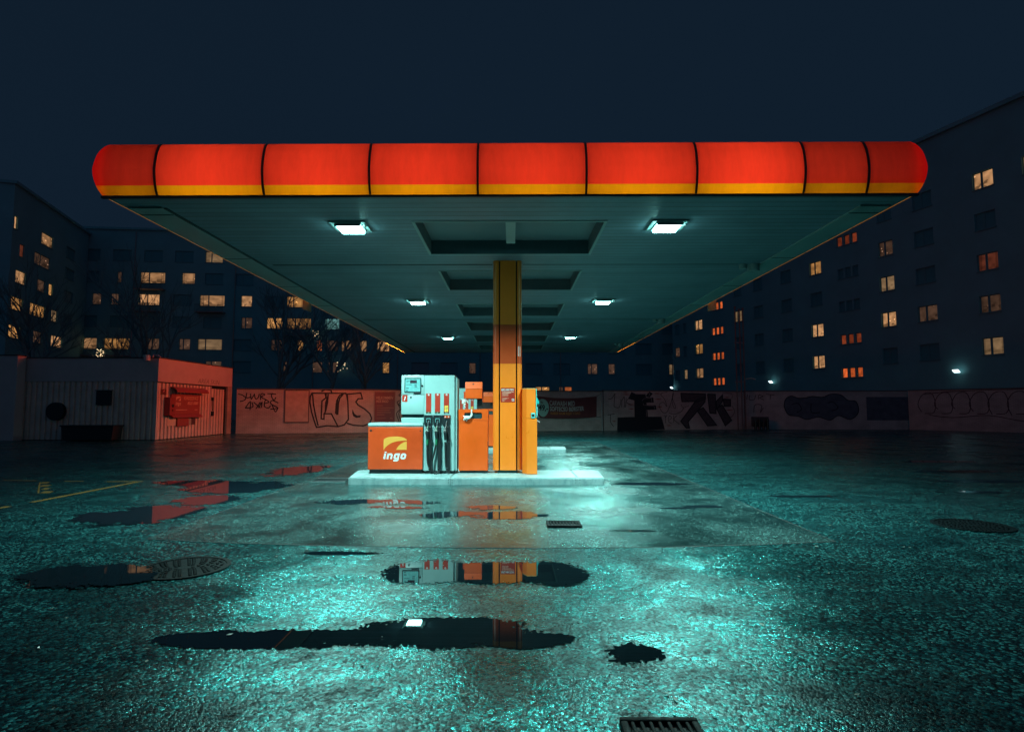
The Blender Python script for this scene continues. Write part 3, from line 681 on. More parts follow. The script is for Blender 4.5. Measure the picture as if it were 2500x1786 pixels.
def column(num):
    c = MB().prism(col_profile(), .205, 2.443).build('column', YELLOW, canopy, smooth=True)
    MB().prism(col_profile(), 2.444, 3.281).build('orange_band', COLOR, c)
    MB().prism(col_profile(), 3.282, ZS).build('upper_cladding', YELLOW, c, smooth=True)
    gm = MB()
    for gx in (-.258, .106): gm.box(gx - .0125, gx + .0125, CY0 + .028, CY0 + .034, .21, ZS - .01)
    gm.build('groove_strip', DARK, c)
    MB().box(-.29, .12, CY0 + .05, CY1 - .05, .14, .204).build('base_plate', mat('base_teal', (.02, .09, .09), .4), c)
    pl = Plane((-.232, CY0 - .002, 1.626), (1, 0, 0))
    s = MB(); rect(s, pl, 0, .305, 0, .305, .001); sg = s.build('notice', BRICKRED, c)
    s = MB(); text(s, pl, 'REKLAMATION', .012, .285, .24, .285, .003, shear=.35, bold=.02)
    logo_mark(s, pl, .236, .288, .048, .075, 0); ribbon(s, pl, [(.236, .034), (.288, .034)], .013)
    s.build('heading', INKW, sg)
    s = MB()
    for y_, w_ in ((.215, .24), (.193, .19), (.168, .13), (.142, .13)): ribbon(s, pl, [(.035, y_), (.035 + w_, y_)], .009)
    for y_, w_ in ((.085, .14), (.072, .1), (.055, .07), (.04, .03), (.028, .05)): ribbon(s, pl, [(.035, y_), (.035 + w_, y_)], .005)
    s.build('small_print', SIGNT, sg)
    # numeral wrapped on the rounded corner
    r = .075
    def warp(x, y, h):
        a = R(270) + x / r; return Vector((CX1 - r + (r + h) * math.cos(a), CY0 + r + (r + h) * math.sin(a), y))
    s = MB(); text(s, None, num, -.004, .044, 2.60, 2.815, .002, bold=.03, warp=warp); s.build('numeral', INKW, c)
    return c
COLUMN1 = column('1')

# ------------------------------------------------------------------ canopy lights
LAMP_W = 520
def canopy_light(x, y, label):
    t = thing('canopy_light', label, 'ceiling light', (x, y, ZS), group='square floodlights under the canopy')
    z = ZS - .003
    MB().bbox(x - .31, x + .31, y - .28, y + .28, z - .022, z, .008).build('housing', HOUSING, t)
    MB().bbox(x - .225, x + .225, y - .232, y + .23, z - .040, z - .023, .006).build('bezel', HOUSING, t)
    MB().box(x - .22, x + .22, y - .245, y - .233, z - .082, z - .023).build('added_cutoff_shield', HOUSING, t)  # shield added to keep lens glow off the near side of the soffit
    MB().bbox(x - .19, x + .19, y - .20, y + .20, z - .080, z - .0405, .006).build('led_lens', LED, t)
    MB().disc((x + .27, y - .12, z - .0225), .035, (0, 0, -1), .03).build('motion_sensor', INKW, t)
    ld = bpy.data.lights.new('led_array', 'AREA'); ld.shape = 'RECTANGLE'; ld.size = .40; ld.size_y = .44   # the fixture's own light, a wide downward beam
    ld.energy = LAMP_W; ld.color = (.56, 1.0, .92); ld.spread = R(138 if y < 12 else 134 if y < 20 else 160)
    lo = bpy.data.objects.new('led_array', ld); COL.objects.link(lo); lo.location = (0, 0, -.088); lo.parent = t
    return t
for x, y, lb in ((-2.8, 9.9, 'square teal-white floodlight under the front of the canopy, left of the near column'), (2.69, 9.88, 'square teal-white floodlight under the front of the canopy, right of the near column'),
                 (-2.78, 17.0, 'teal-white floodlight left of the column in the middle row under the canopy'), (2.70, 16.95, 'teal-white floodlight right of the column in the middle row under the canopy'),
                 (-2.84, 25.7, 'small far teal-white floodlight at the back of the canopy, left of the column'), (2.61, 25.6, 'small far teal-white floodlight at the back of the canopy, right of the column')):
    canopy_light(x, y, lb)
for x, y, lb in ((-6.20, 17.35, 'tan plate hanging from the left edge of the canopy'), (6.16, 17.7, 'tan plate hanging from the right edge of the canopy')):
    t = thing('edge_plate', lb, 'plate', (x, y, 4.66), group='plates hanging at the canopy edge')
    s_ = 1 if x > 0 else -1
    MB().prism([(x - .13, 4.92 if s_ > 0 else 4.76), (x + .13, 4.98 if s_ > 0 else 4.70), (x + .13, 4.52 if s_ > 0 else 4.40), (x - .13, 4.46 if s_ > 0 else 4.50)], y, y + .02, 'y').build('plate', PLATE, t)
    MB().tube([(x - s_ * .1, y + .05, 4.66), (x, y + .03, 4.66)], .015, 6).build('bracket', GALV, t)

# ------------------------------------------------------------------ pump island and everything on it (the second island is a copy)
COPIES = []
def make_island():
    t = thing('pump_island', 'pale painted kerb island under the near pump', 'kerb island', (-.7, 12.2, 0), group='pump islands'); COPIES.append((t, 'pale painted kerb island half hidden behind the near pump and column'))
    y0, y1, zt = 11.50, 12.93, .142
    segs = [(-3.18, -1.205), (-1.198, 1.287), (1.294, 1.80)]
    for k, (a, b) in enumerate(segs):
        ch = .10
        if k == 0: poly = [(a + .03, y0), (b, y0), (b, y1), (a - .10, y1), (a - .20, y1 - ch), (a - .04, y0 + .05)]
        elif k == 2: poly = [(a, y0), (b - .02, y0), (b + .02, y0 + .05), (b + .10, y1 - ch), (b + .04, y1), (a, y1)]
        else: poly = [(a, y0), (b, y0), (b, y1), (a, y1)]
        bm = bmesh.new(); vs = [bm.verts.new((x, y, 0)) for x, y in poly]; f = bm.faces.new(vs)
        r_ = bmesh.ops.extrude_face_region(bm, geom=[f]); bmesh.ops.translate(bm, verts=[v for v in r_['geom'] if isinstance(v, bmesh.types.BMVert)], vec=(0, 0, zt))
        bmesh.ops.bevel(bm, geom=[e for e in bm.edges if all(v.co.z > .1 for v in e.verts)], offset=.018, segments=3, affect='EDGES')
        bm.verts.index_update(); mb = MB().add([v.co[:] for v in bm.verts], [[v.index for v in q.verts] for q in bm.faces]); bm.free()
        s = mb.build('kerb_segment', KERB, t, smooth=True)
        bo = MB()
        for x in ([b - .035] if k < 2 else [a + .04]) + ([a + .03] if k == 1 else []):
            for z in (.05, .10): bo.disc((x, y0 - .001, z), .007, (0, -1, 0), .004, 10)
        bo.build('bolt', IRON, s)
    return t
make_island()

FY = 12.20   # front of the pump
def make_pump():
    t = thing('fuel_pump', 'white fuel pump with orange cabinet and three hoses on the near island', 'fuel pump', (-2.08, 12.48, .142), group='fuel pumps')
    COPIES.append((t, 'white fuel pump on the far island, mostly hidden behind the near pump and bin'))
    bk = 12.80
    # orange hydraulic cabinet
    c = MB().bbox(-3.003, -1.846, FY, bk, .226, 1.118, .012).build('cabinet', WHITE, t)
    p = MB().bbox(-2.997, -1.853, FY - .022, FY - .001, .230, 1.108, .008).build('front_panel', RUST, c)
    pl = Plane((0, FY - .0225, 0), (1, 0, 0))
    lg = MB(); logo_mark(lg, pl, -2.672, -2.188, .632, .913, 0, .0015); lg.build('road_logo', LOGO, c)
    wd = MB(); ingo_word(wd, pl, -2.676, -2.187, .401, .600, 0, .0015); wd.build('brand_lettering', INKW, c)
    lk = MB().disc((-2.94, FY - .023, 1.035), .021, (0, -1, 0), .006, 16).disc((-1.905, FY - .023, 1.03), .014, (0, -1, 0), .005, 14); lk.build('lock', BLACK, c)
    MB().box(-2.97, -1.87, FY + .03, bk - .03, .143, .225).build('plinth', BLACK, t)
    MB().bbox(-3.006, -1.848, FY - .03, bk + .01, 1.119, 1.19, .02, seg=3).build('cabinet_top', WHITE, t, smooth=True)
    # computer head
    MB().bbox(-2.318, -1.842, FY + .02, bk - .02, 1.191, 1.30, .006).build('head_base', WHITE, t)
    MB().box(-2.305, -1.842, FY + .05, bk - .05, 1.301, 1.370).build('head_gap', mat('gap_teal', (.012, .05, .055), .5), t)
    h = MB().bbox(-2.320, -1.838, FY, bk, 1.371, 1.778, .012).build('lower_head', WHITE, t, smooth=True)
    MB().disc((-2.115, FY - .001, 1.725), .021, (0, -1, 0), .008, 16, sq=.8).build('lock', BLACK, h)
    n_ = MB().box(-2.300, -2.187, FY - .003, FY - .0005, 1.634, 1.776).build('number_plate', BRICKRED, h)
    tx = MB(); text(tx, Plane((0, FY - .003, 0), (1, 0, 0)), '1', -2.262, -2.222, 1.665, 1.745, .0015, shear=.25, bold=.05); tx.build('numeral', INKW, n_)
    u = MB().bbox(-2.320, -1.838, FY, bk, 1.782, 2.193, .014).build('display_head', WHITE, t, smooth=True)
    fr = MB(); x0, x1, z0, z1 = -2.253, -1.901, 1.832, 2.138
    for b in ((x0, x1, z1 - .018, z1), (x0, x1, z0, z0 + .016), (x0, x0 + .017, z0 + .0165, z1 - .0185), (x1 - .017, x1, z0 + .0165, z1 - .0185)): fr.box(b[0], b[1], FY - .010, FY - .0005, b[2], b[3])
    fr.box(-2.062, -1.907, FY - .010, FY - .0005, 1.800, 1.8315)
    fr.build('display_frame', BLACK, u)
    ds = MB().box(x0 + .018, x1 - .018, FY - .005, FY - .0005, z0 + .017, z1 - .019).build('display_face', DISP, u)
    MB().box(-2.135, -1.993, FY - .008, FY - .0055, 2.025, 2.090).build('lcd_window', LCD, ds)
    pk = Plane((0, FY - .0055, 0), (1, 0, 0)); b = MB()
    for xa, xb, z, w in ((-2.215, -2.147, 2.075, .014), (-2.213, -2.172, 2.045, .011), (-2.215, -2.098, 1.993, .012), (-2.045, -1.993, 1.993, .018), (-2.218, -2.162, 1.919, .020), (-2.04, -1.99, 1.955, .022), (-2.218, -2.178, 1.870, .022)):
        ribbon(b, pk, [(xa, z), (xb, z)], w, .001)
    b.build('panel_print', INK, ds)
    MB().disc((-1.880, FY - .001, 1.972), .017, (0, -1, 0), .012, 16).box(-1.897, -1.878, FY - .01, FY - .001, 1.970, 1.980).build('lock', BLACK, u)
    # hose column
    bm = bmesh.new(); q = MB().box(-1.834, -1.150, FY, bk, .205, 2.190)
    vs = [bm.verts.new(p_) for p_ in q.v]
    for f in q.f: bm.faces.new([vs[i] for i in f])
    ed = [e for e in bm.edges if all(v.co.x > -1.2 for v in e.verts) and (all(v.co.y < FY + .01 for v in e.verts) or all(v.co.z > 2 for v in e.verts) or all(v.co.y > bk - .01 for v in e.verts))]
    bmesh.ops.bevel(bm, geom=ed, offset=.055, segments=5, affect='EDGES'); bm.verts.index_update()
    hc = MB().add([v.co[:] for v in bm.verts], [[v.index for v in f.verts] for f in bm.faces]).build('hose_column', WHITE, t, smooth=True); bm.free()
    MB().box(-1.842, -1.8345, FY + .01, bk - .01, .21, 2.18).build('column_seam', mat('seam_teal', (.02, .12, .12), .5), hc)
    MB().box(-1.80, -1.17, FY + .03, bk - .03, .143, .204).build('plinth', BLACK, hc)
    for x in (-1.755, -1.56, -1.365):   # vertical flutes between the hoses
        MB().bbox(x - .085, x - .078, FY - .006, FY - .0005, .23, 1.12, .002).bbox(x + .062, x + .069, FY - .006, FY - .0005, .23, 1.12, .002).build('hose_guide', mat('guide_teal', (.03, .20, .22), .35), hc)
    # grade labels
    for k, x in enumerate((-1.742, -1.554, -1.366)):
        g_ = MB().box(x - .055, x + .055, FY - .0035, FY - .0005, 1.422, 1.810).build('grade_label', BRICKRED, hc)
        dk = MB().disc((x, FY - .0036, 1.783), .019, (0, -1, 0), .0012, 18); dk.build('grade_badge', INKW, g_)
        ib = MB(); pk2 = Plane((0, FY - .005, 0), (1, 0, 0)); ribbon(ib, pk2, [(x - .010, 1.783), (x + .010, 1.783)], .008, .0006)
        if k == 2: ribbon(ib, pk2, [(x, 1.773), (x, 1.793)], .008, .0008)
        ib.build('badge_mark', BLACK, g_)
        MB().box(x - .055, x + .055, FY - .0045, FY - .0005, 1.391, 1.4215).build('grade_foot', BLACK if k == 2 else mat('foot_green', (.006, .07, .03), .4), g_)
        s = MB(); text(s, pk2, 'Diesel' if k == 2 else '95', x - (.032 if k == 2 else .014), x + (.032 if k == 2 else .014), 1.398, 1.414, .0008, shear=.2, bold=.02); s.build('grade_text', INKW, g_)
        if k == 2:
            yl = MB(); rect(yl, pk2, x - .038, x + .035, 1.424, 1.555, .0005); yl.build('warning_label', YLAB, g_)
            s = MB()
            for z_, w_ in ((1.542, .03), (1.52, .05), (1.508, .05), (1.496, .045), (1.484, .05), (1.472, .04)): ribbon(s, pk2, [(x - w_ / 2, z_), (x + w_ / 2, z_)], .005, .001)
            flat(s, pk2, [(x - .003, 1.432), (x + .004, 1.434), (x + .006, 1.455), (x, 1.462), (x - .004, 1.45)], .001)
            s.build('warning_print', INK, g_)
    # holsters, nozzles, hoses
    for k, x in enumerate((-1.742, -1.553, -1.367)):
        hw = .088; y = FY - .012
        poly = [(x - hw, 1.358), (x + hw, 1.358), (x + hw, 1.165), (x + .052, 1.12), (x - .052, 1.12), (x - hw, 1.165)]
        hb = MB().prism(poly, FY - .016, FY - .0005, 'y').build('holster', BLACK, t)
        bz = MB().box(x - .045, x + .045, FY - .022, FY - .0165, 1.275, 1.290).box(x - .045, x - .036, FY - .022, FY - .0165, 1.20, 1.2745).box(x + .036, x + .045, FY - .022, FY - .0165, 1.20, 1.2745)
        if k < 2: bz.build('holster_bezel', mat('bezel_teal', (.10, .30, .30), .4), hb)
        else:
            st = MB().box(x - .045, x + .075, FY - .021, FY - .0165, 1.300, 1.346); so = st.build('pictogram_sticker', RUST, hb)
            w_ = MB(); pw = Plane((0, FY - .021, 0), (1, 0, 0)); flat(w_, pw, [(x - .04, 1.306), (x - .012, 1.338), (x - .005, 1.310)], .001); flat(w_, pw, [(x + .03, 1.312), (x + .06, 1.312), (x + .055, 1.335), (x + .035, 1.335)], .001); w_.build('pictogram', INKW, so)
        nz = MB(); xo = x - .012
        nz.tube(smooth_path([(xo + .012, FY - .03, 1.135), (xo - .008, FY - .06, 1.06), (xo - .002, FY - .075, .98), (xo + .0, FY - .07, .90), (xo - .002, FY - .062, .84)], 4), [.020, .024, .027, .030, .032, .034, .036, .037, .036, .034, .031, .029, .027, .025, .023, .021, .02], 10)
        nz.tube(smooth_path([(xo + .02, FY - .05, 1.06), (xo + .055, FY - .05, 1.0), (xo + .075, FY - .055, .91), (xo + .095, FY - .05, .82), (xo + .07, FY - .05, .80)], 4), .012, 8)
        no = nz.build('nozzle', BLACK, t, smooth=True)
        MB().tube([(xo + .022, FY - .02, 1.235), (xo + .012, FY - .028, 1.19), (xo + .006, FY - .04, 1.10)], [.013, .014, .016], 10).build('spout', STEEL, no, smooth=True)
        if k < 2:
            MB().tube([(xo + .004, FY - .045, 1.115), (xo - .008, FY - .066, 1.055)], [.021, .029], 10).build('nozzle_cover', GREEN, no, smooth=True)
            MB().tube([(xo - .002, FY - .060, .87), (xo - .002, FY - .060, .745)], [.027, .021], 10).build('hose_collar', GREEN, no, smooth=True)
        dk = MB().disc((xo - .008, FY - .095, 1.033), .026, (0, -1, 0), .005, 18).build('grade_disc', GREEN if k < 2 else BLACK, no)
        rg = MB(); pr = Plane((xo - .008, FY - .1005, 1.033), (1, 0, 0)); ribbon(rg, pr, [(.021 * math.cos(a * .35), .021 * math.sin(a * .35)) for a in range(18)], .006, .0006, closed=True)
        ribbon(rg, pr, [(-.007, .006), (0, .010), (.006, .005), (-.006, -.008), (.008, -.008)], .004, .0006); rg.build('disc_ring', INKW, dk)
        y = FY - .05
        paths = ([(xo - .002, y, .80), (xo + .0, y, .55), (xo + .02, y - .01, .36), (xo + .075, y, .20), (xo + .09, y + .03, .185), (xo + .085, y + .02, .40), (xo + .075, y + .03, .85), (xo + .072, y + .035, 1.13)],
                 [(xo - .002, y, .80), (xo - .03, y - .01, .62), (xo - .085, y - .03, .40), (xo - .075, y - .05, .24), (xo - .02, y - .04, .165), (xo + .06, y, .20), (xo + .083, y + .02, .42), (xo + .075, y + .03, .85), (xo + .07, y + .035, 1.13)],
                 [(xo - .002, y, .80), (xo + .006, y, .55), (xo + .02, y, .30), (xo + .06, y, .18), (xo + .082, y + .02, .22), (xo + .08, y + .02, .5), (xo + .078, y + .03, .85), (xo + .072, y + .035, 1.13)])[k]
        MB().tube(smooth_path(paths, 5), .0205, 8).build('hose', RUBBER, t, smooth=True)
        MB().bbox(x + .012, x + .062, FY - .045, FY - .001, .22, 1.12, .008).build('hose_channel', RUBBER, t)
        MB().disc((x + .03, FY - .075, .27), .008, (0, -1, 0), .006, 10).build('hose_clip', STEEL, t)
    return t
make_pump()

def make_bin():
    BY = 12.30; bk = 12.72
    t = thing('forecourt_bin', 'orange litter bin with slot opening and towel dispenser beside the near pump', 'litter bin', (-.80, 12.5, .142), group='orange forecourt bins')
    COPIES.append((t, 'orange litter bin with dispenser on the far island, seen left of the column'))
    # shell with a real slot: front skin round a rounded opening
    MB().box(-1.11, -.502, BY + .022, bk, .196, 1.468).build('body', ORANGE, t)
    MB().bbox(-1.112, -.504, BY, BY + .020, .196, 1.242, .006).build('door', ORANGE, t)
    x0, x1, z0, z1 = -1.118, -.498, 1.245, 1.474; sx0, sx1, sz0, sz1, r = -1.001, -.624, 1.280, 1.408, .03
    inner = []
    for cx, cz, a0 in ((sx1 - r, sz1 - r, 0), (sx0 + r, sz1 - r, 90), (sx0 + r, sz0 + r, 180), (sx1 - r, sz0 + r, 270)):
        inner += [(cx + r * math.cos(R(a0 + 18 * i)), cz + r * math.sin(R(a0 + 18 * i))) for i in range(6)]
    outer = []
    for px, pz in inner:
        dx, dz = px - (sx0 + sx1) / 2, pz - (sz0 + sz1) / 2; k = min((x1 - x0) / 2 / max(abs(dx), 1e-6), (z1 - z0) / 2 / max(abs(dz), 1e-6))
        outer.append(((x0 + x1) / 2 + max(-(x1 - x0) / 2, min((x1 - x0) / 2, dx * k)), (z0 + z1) / 2 + max(-(z1 - z0) / 2, min((z1 - z0) / 2, dz * k))))
    n = len(inner); hd = MB()
    vs = [(x, BY - .004, z) for x, z in outer] + [(x, BY - .004, z) for x, z in inner] + [(x, BY + .018, z) for x, z in inner]
    fs = [(i, (i + 1) % n, (i + 1) % n + n, i + n) for i in range(n)] + [(i + n, (i + 1) % n + n, (i + 1) % n + 2 * n, i + 2 * n) for i in range(n)]
    hd.add(vs, fs); hd.box(x0, x1, BY + .0185, BY + .020, z0, z0 + .002)
    hd.box(x0, x1, BY - .004, bk + .004, z1 + .0005, z1 + .006); hd.box(x0 - .003, x0 - .0005, BY - .004, bk, z0, z1); hd.box(x1 + .0005, x1 + .003, BY - .004, bk, z0, z1)
    ho = hd.build('hood', ORANGE, t)
    MB().box(sx0 - .02, sx1 + .02, BY + .0185, BY + .0215, sz0 - .02, sz1 + .02).build('slot', mat('slot_dark', (.006, .035, .04), .5), ho)
    MB().box(-1.10, -.51, BY + .03, bk - .02, .143, .195).build('plinth', mat('plinth_teal', (.012, .04, .045), .5), t)
    MB().tube([(-.497, BY + .01, 1.37), (-.497, BY + .01, 1.30)], .008, 6).tube([(-.499, BY + .01, .80), (-.499, BY + .01, .70)], .008, 6).build('hinge', BLACK, t)
    MB().box(-.74, -.632, BY + .16, BY + .19, 1.48, 1.72).build('post', BLACK, t)
    d = MB().prism([(BY + .02, 1.708), (BY + .02, 1.912), (BY + .075, 2.053), (BY + .27, 2.053), (BY + .27, 1.708)], -.982, -.630, 'x').build('dispenser_box', ORANGE, t)
    MB().prism([(BY + .014, 1.916), (BY + .070, 2.06), (BY + .0745, 2.056), (BY + .0185, 1.914)], -.986, -.626, 'x').build('lid', ORANGE, d)
    MB().disc((-.815, BY + .052, 2.012), .014, (0, -.93, .36), .008, 12).build('lock', BLACK, d)
    MB().box(-1.02, -.983, BY + .06, BY + .22, 1.708, 1.850).build('side_holder', RUST, d)
    MB().box(-.96, -.645, BY + .05, BY + .24, 1.694, 1.7075).build('outlet', BLACK, d)
    return t
make_bin()
TISSUE = mat('thin_white_plastic', (.72, .80, .78), .4, var=.15, vscale=30)
def glove(name, label, base, pts, group=None, fingers=()):
    """Crumpled disposable glove: a wrinkled cuff and palm with limp fingers."""
    t = MB()
    rr = [p[3] for p in pts]; ps = smooth_path([p[:3] for p in pts], 4); n = len(ps)
    rad = [rr[min(len(rr) - 1, int(i / n * len(rr)))] * (1 + .35 * noise.noise(Vector((i * 1.7, base[0] * 9, 3)))) for i in range(n)]
    t.tube(ps, rad, 8)
    for f in fingers: t.tube(smooth_path(f, 3), [.011 - .0005 * i for i in range(len(smooth_path(f, 3)))], 6)
    t.v = [tuple(Vector(p) + Vector((noise.noise(Vector(p) * 45), noise.noise(Vector(p) * 45 + Vector((9, 0, 0))) * .5, noise.noise(Vector(p) * 45 + Vector((0, 9, 0))))) * .012) for p in t.v]
    o = t.build(name, TISSUE, smooth=True, base=base); return tag(o, label, 'disposable glove', group)
glove('disposable_glove', 'limp white plastic glove hanging over the edge of the near bin slot', (-.85, 12.27, 1.37), [(-.845, 12.285, 1.47, .012), (-.845, 12.28, 1.40, .016), (-.85, 12.272, 1.34, .022), (-.90, 12.268, 1.305, .034), (-.96, 12.266, 1.295, .045), (-1.0, 12.266, 1.29, .038)], 'loose plastic gloves',
      [[(-.97, 12.262, 1.30), (-1.0, 12.26, 1.275), (-1.005, 12.26, 1.25)], [(-.96, 12.262, 1.285), (-.985, 12.258, 1.255), (-.985, 12.258, 1.235)], [(-.93, 12.262, 1.285), (-.95, 12.258, 1.25), (-.94, 12.258, 1.225)], [(-.97, 12.262, 1.32), (-1.01, 12.26, 1.335), (-1.02, 12.26, 1.34)]])
glove('disposable_glove', 'crumpled clear plastic glove hanging below the near orange dispenser', (-1.0, 12.38, 1.66), [(-.97, 12.40, 1.70, .03), (-1.0, 12.39, 1.66, .05), (-1.02, 12.38, 1.62, .045), (-1.0, 12.38, 1.57, .025)], 'loose plastic gloves',
      [[(-1.03, 12.37, 1.68), (-1.07, 12.36, 1.69), (-1.085, 12.36, 1.685)], [(-1.0, 12.37, 1.58), (-1.0, 12.37, 1.54), (-.985, 12.37, 1.515)], [(-.96, 12.37, 1.66), (-.935, 12.37, 1.64), (-.93, 12.37, 1.61)]])

def make_terminal():
    t = thing('payment_terminal', 'yellow payment terminal cabinet standing against the right of the near column', 'payment terminal', (.37, 12.3, .142), group='payment terminals')
    COPIES.append((t, 'yellow payment terminal on the far island, hidden behind the near column'))
    y = 12.10
    plan = lambda x1: [(.224, 12.30), (.312, y), (x1, y), (x1, 12.62), (.224, 12.62)]
    MB().prism(plan(.527), .147, 1.289).build('lower_cabinet', YELLOW, t)
    u = MB().prism(plan(.500), 1.293, 1.900).build('upper_cabinet', YELLOW, t)
    MB().prism(plan(.504), 1.901, 1.915).build('cap', mat('cap_pale', (.75, .42, .15), .4), u)
    MB().bbox(.505, .527, y + .01, 12.60, 1.300, 1.905, .006).build('screen_frame', TEAL, t)
    wn_ = MB().bbox(.404, .490, y - .014, y - .001, 1.292, 1.405, .005).build('reader_plate', TEAL, u)
    MB().box(.420, .470, y - .017, y - .0145, 1.325, 1.375).build('reader_slot', BLACK, wn_)
    MB().prism([(.5275, 1.74), (.5275, 1.59), (.575, 1.59), (.575, 1.64)], 12.16, 12.5, 'y').build('visor', mat('visor_teal', (.02, .45, .45), .3), t)
    MB().bbox(.528, .545, 12.14, 12.45, 1.32, 1.52, .005).build('keypad', mat('keypad', (.3, .6, .6), .3), t)
    MB().prism([(.528, 1.36), (.528, 1.345), (.575, 1.305), (.58, 1.32)], 12.14, 12.3, 'y').build('card_slot', STEEL, t)
    MB().prism([(.528, 1.255), (.532, 1.24), (.585, 1.200), (.590, 1.222)], 12.14, 12.35, 'y').build('receipt_tray', INKW, t)
    return t
make_terminal()
DY = 7.96
c2 = dup(COLUMN1, canopy); c2.location = COLUMN1.location + Vector((0, DY, 0))
for t, lb in COPIES:
    c = dup(t); c.location = t.location + Vector((0, DY, 0)); c['label'] = lb

# ------------------------------------------------------------------ kiosk on the left
kx0, kx1, ky0, ky1 = -30.0, -16.66, 27.17, 34.2
kiosk = thing('service_kiosk', 'low corrugated service building with a plain upper band, lit red from the canopy', 'kiosk', (-18, 30, 0))
MB().box(kx0, kx1 - .16, ky0 + .12, ky1, 0, 3.82).build('core', DARK, kiosk)
MB().bbox(kx0, kx1 + .03, ky0 - .03, ky1 + .2, 2.75, 3.86, .02).build('upper_band', KBAND, kiosk)
MB().box(kx0, kx1 + .07, ky0 - .07, ky1 + .22, 3.861, 3.90).build('roof_edge', mat('roof_edge', (.06, .05, .05), .6), kiosk)
def corrugate(a, b, period, depth, off):
    pts = []; u = a
    while u < b - 1e-6:
        for f_, d_ in ((0, depth), (.26, depth), (.34, 0), (.90, 0), (.98, depth)): pts.append((min(b, u + f_ * period), d_))
        u += period
    return pts
fr = MB(); pp = corrugate(kx0, kx1, .262, .075, 0)
for i in range(len(pp) - 1): fr.add([(pp[i][0], ky0 + pp[i][1], .03), (pp[i + 1][0], ky0 + pp[i + 1][1], .03), (pp[i + 1][0], ky0 + pp[i + 1][1], 2.749), (pp[i][0], ky0 + pp[i][1], 2.749)], [(0, 1, 2, 3)])
fr.build('front_cladding', KIOSKM, kiosk)
sd = MB()
def side_panel(mb, a, b, z0, z1):
    pp = corrugate(a, b, .30, .13, 0)
    for i in range(len(pp) - 1): mb.add([(kx1 - pp[i][1], pp[i][0], z0), (kx1 - pp[i + 1][1], pp[i + 1][0], z0), (kx1 - pp[i + 1][1], pp[i + 1][0], z1), (kx1 - pp[i][1], pp[i][0], z1)], [(0, 1, 2, 3)])
side_panel(sd, ky0, 31.95, .03, 2.70); sd.build('side_cladding', KIOSKM, kiosk)
MB().box(kx1 - .02, kx1 + .015, ky0 - .01, 33.9, 2.702, 2.748).build('drip_flashing', DARK, kiosk)
dm = MB(); side_panel(dm, 32.05, 33.62, .04, 2.58); dr = dm.build('door', KIOSKM, kiosk)
MB().box(kx1 - .04, kx1 + .02, 31.955, 32.045, .03, 2.70).build('door_post', KBAND, kiosk)
MB().box(kx1 - .14, kx1 - .07, 32.0, 33.85, .0, 2.70).build('door_recess', DARK, kiosk)
MB().tube([(kx1 + .05, 32.2, 1.95), (kx1 + .05, 32.2, 1.35)], .025, 6).box(kx1, kx1 + .06, 32.12, 32.28, 1.92, 2.10).box(kx1, kx1 + .07, 32.14, 32.32, 1.08, 1.33).build('door_handle', BLACK, dr)
MB().box(kx1 - .3, kx1 + .02, 33.9, 34.42, 0, 2.749).build('brick_pilaster', PILAS, kiosk)
sgr = MB(); pk = Plane((kx1 + .0305, 0, 0), (0, 1, 0)); text(sgr, pk, 'AREA SKIN', 30.6, 32.9, 2.82, 3.08, .002, shear=.2); sgr.build('graffiti_tag', mat('faint_tag', (.25, .17, .15), .7), kiosk)
t = thing('end_pier', 'rendered pier at the left end of the low kiosk front', 'pier', (-23.3, 26.9, 0)); MB().bbox(-23.85, -22.88, 26.6, 27.09, 0, 3.93, .02).build('shaft', KBAND, t); MB().box(-23.88, -22.85, 26.57, 27.10, 3.932, 3.97).build('coping', DARK, t)
# fittings on the kiosk
t = thing('wall_hatch', 'dark square shutter hatch high on the kiosk front', 'hatch', (-19.13, 27.1, 1.65))
MB().bbox(-19.48, -18.78, 27.06, 27.16, 1.65, 2.31, .015).build('shutter', mat('hatch_dark', (.012, .016, .02), .5), t); MB().box(-19.52, -18.74, 27.04, 27.155, 2.315, 2.35).build('rain_hood', BLACK, t)
t = thing('hose_reel', 'dark round hose reel on the kiosk front', 'hose reel', (-21.3, 27.0, 1.35))
MB().disc((-21.3, 27.14, 1.35), .42, (0, -1, 0), .05, 28).disc((-21.3, 26.99, 1.35), .42, (0, -1, 0), .05, 28).build('flange', mat('reel_dark', (.012, .016, .02), .5), t)
MB().tube([(-21.3 + .3 * math.cos(a * .5), 27.06 - .03 * math.sin(a), 1.35 + .3 * math.sin(a * .5)) for a in range(26)], .04, 6).build('wound_hose', RUBBER, t)
t = thing('low_container', 'low black box standing on the ground by the kiosk front', 'container', (-19.3, 26.75, 0))
MB().prism([(-20.45, .06), (-18.2, .06), (-18.13, .66), (-20.53, .66)], 26.4, 27.05, 'y').build('tub', mat('tub_black', (.010, .014, .018), .55), t); MB().bbox(-20.58, -18.08, 26.35, 27.08, .662, .73, .02).build('lid', BLACK, t)
t = thing('corner_floodlight', 'unlit floodlight on the kiosk roof corner', 'floodlight', (-16.9, 26.95, 3.9))
MB().tube([(-16.95, 27.2, 3.905), (-16.95, 27.2, 4.02), (-16.6, 27.0, 3.98), (-16.45, 26.95, 3.88)], .03, 6).build('arm', KBAND, t); MB().tube([(-17.05, 26.9, 3.98), (-17.05, 26.9, 3.72)], .14, 12).build('lamp_head', KBAND, t)
t = thing('service_board', 'red customer service board with curved hood on the kiosk side', 'notice board', (kx1 + .1, 29.5, 1.1))
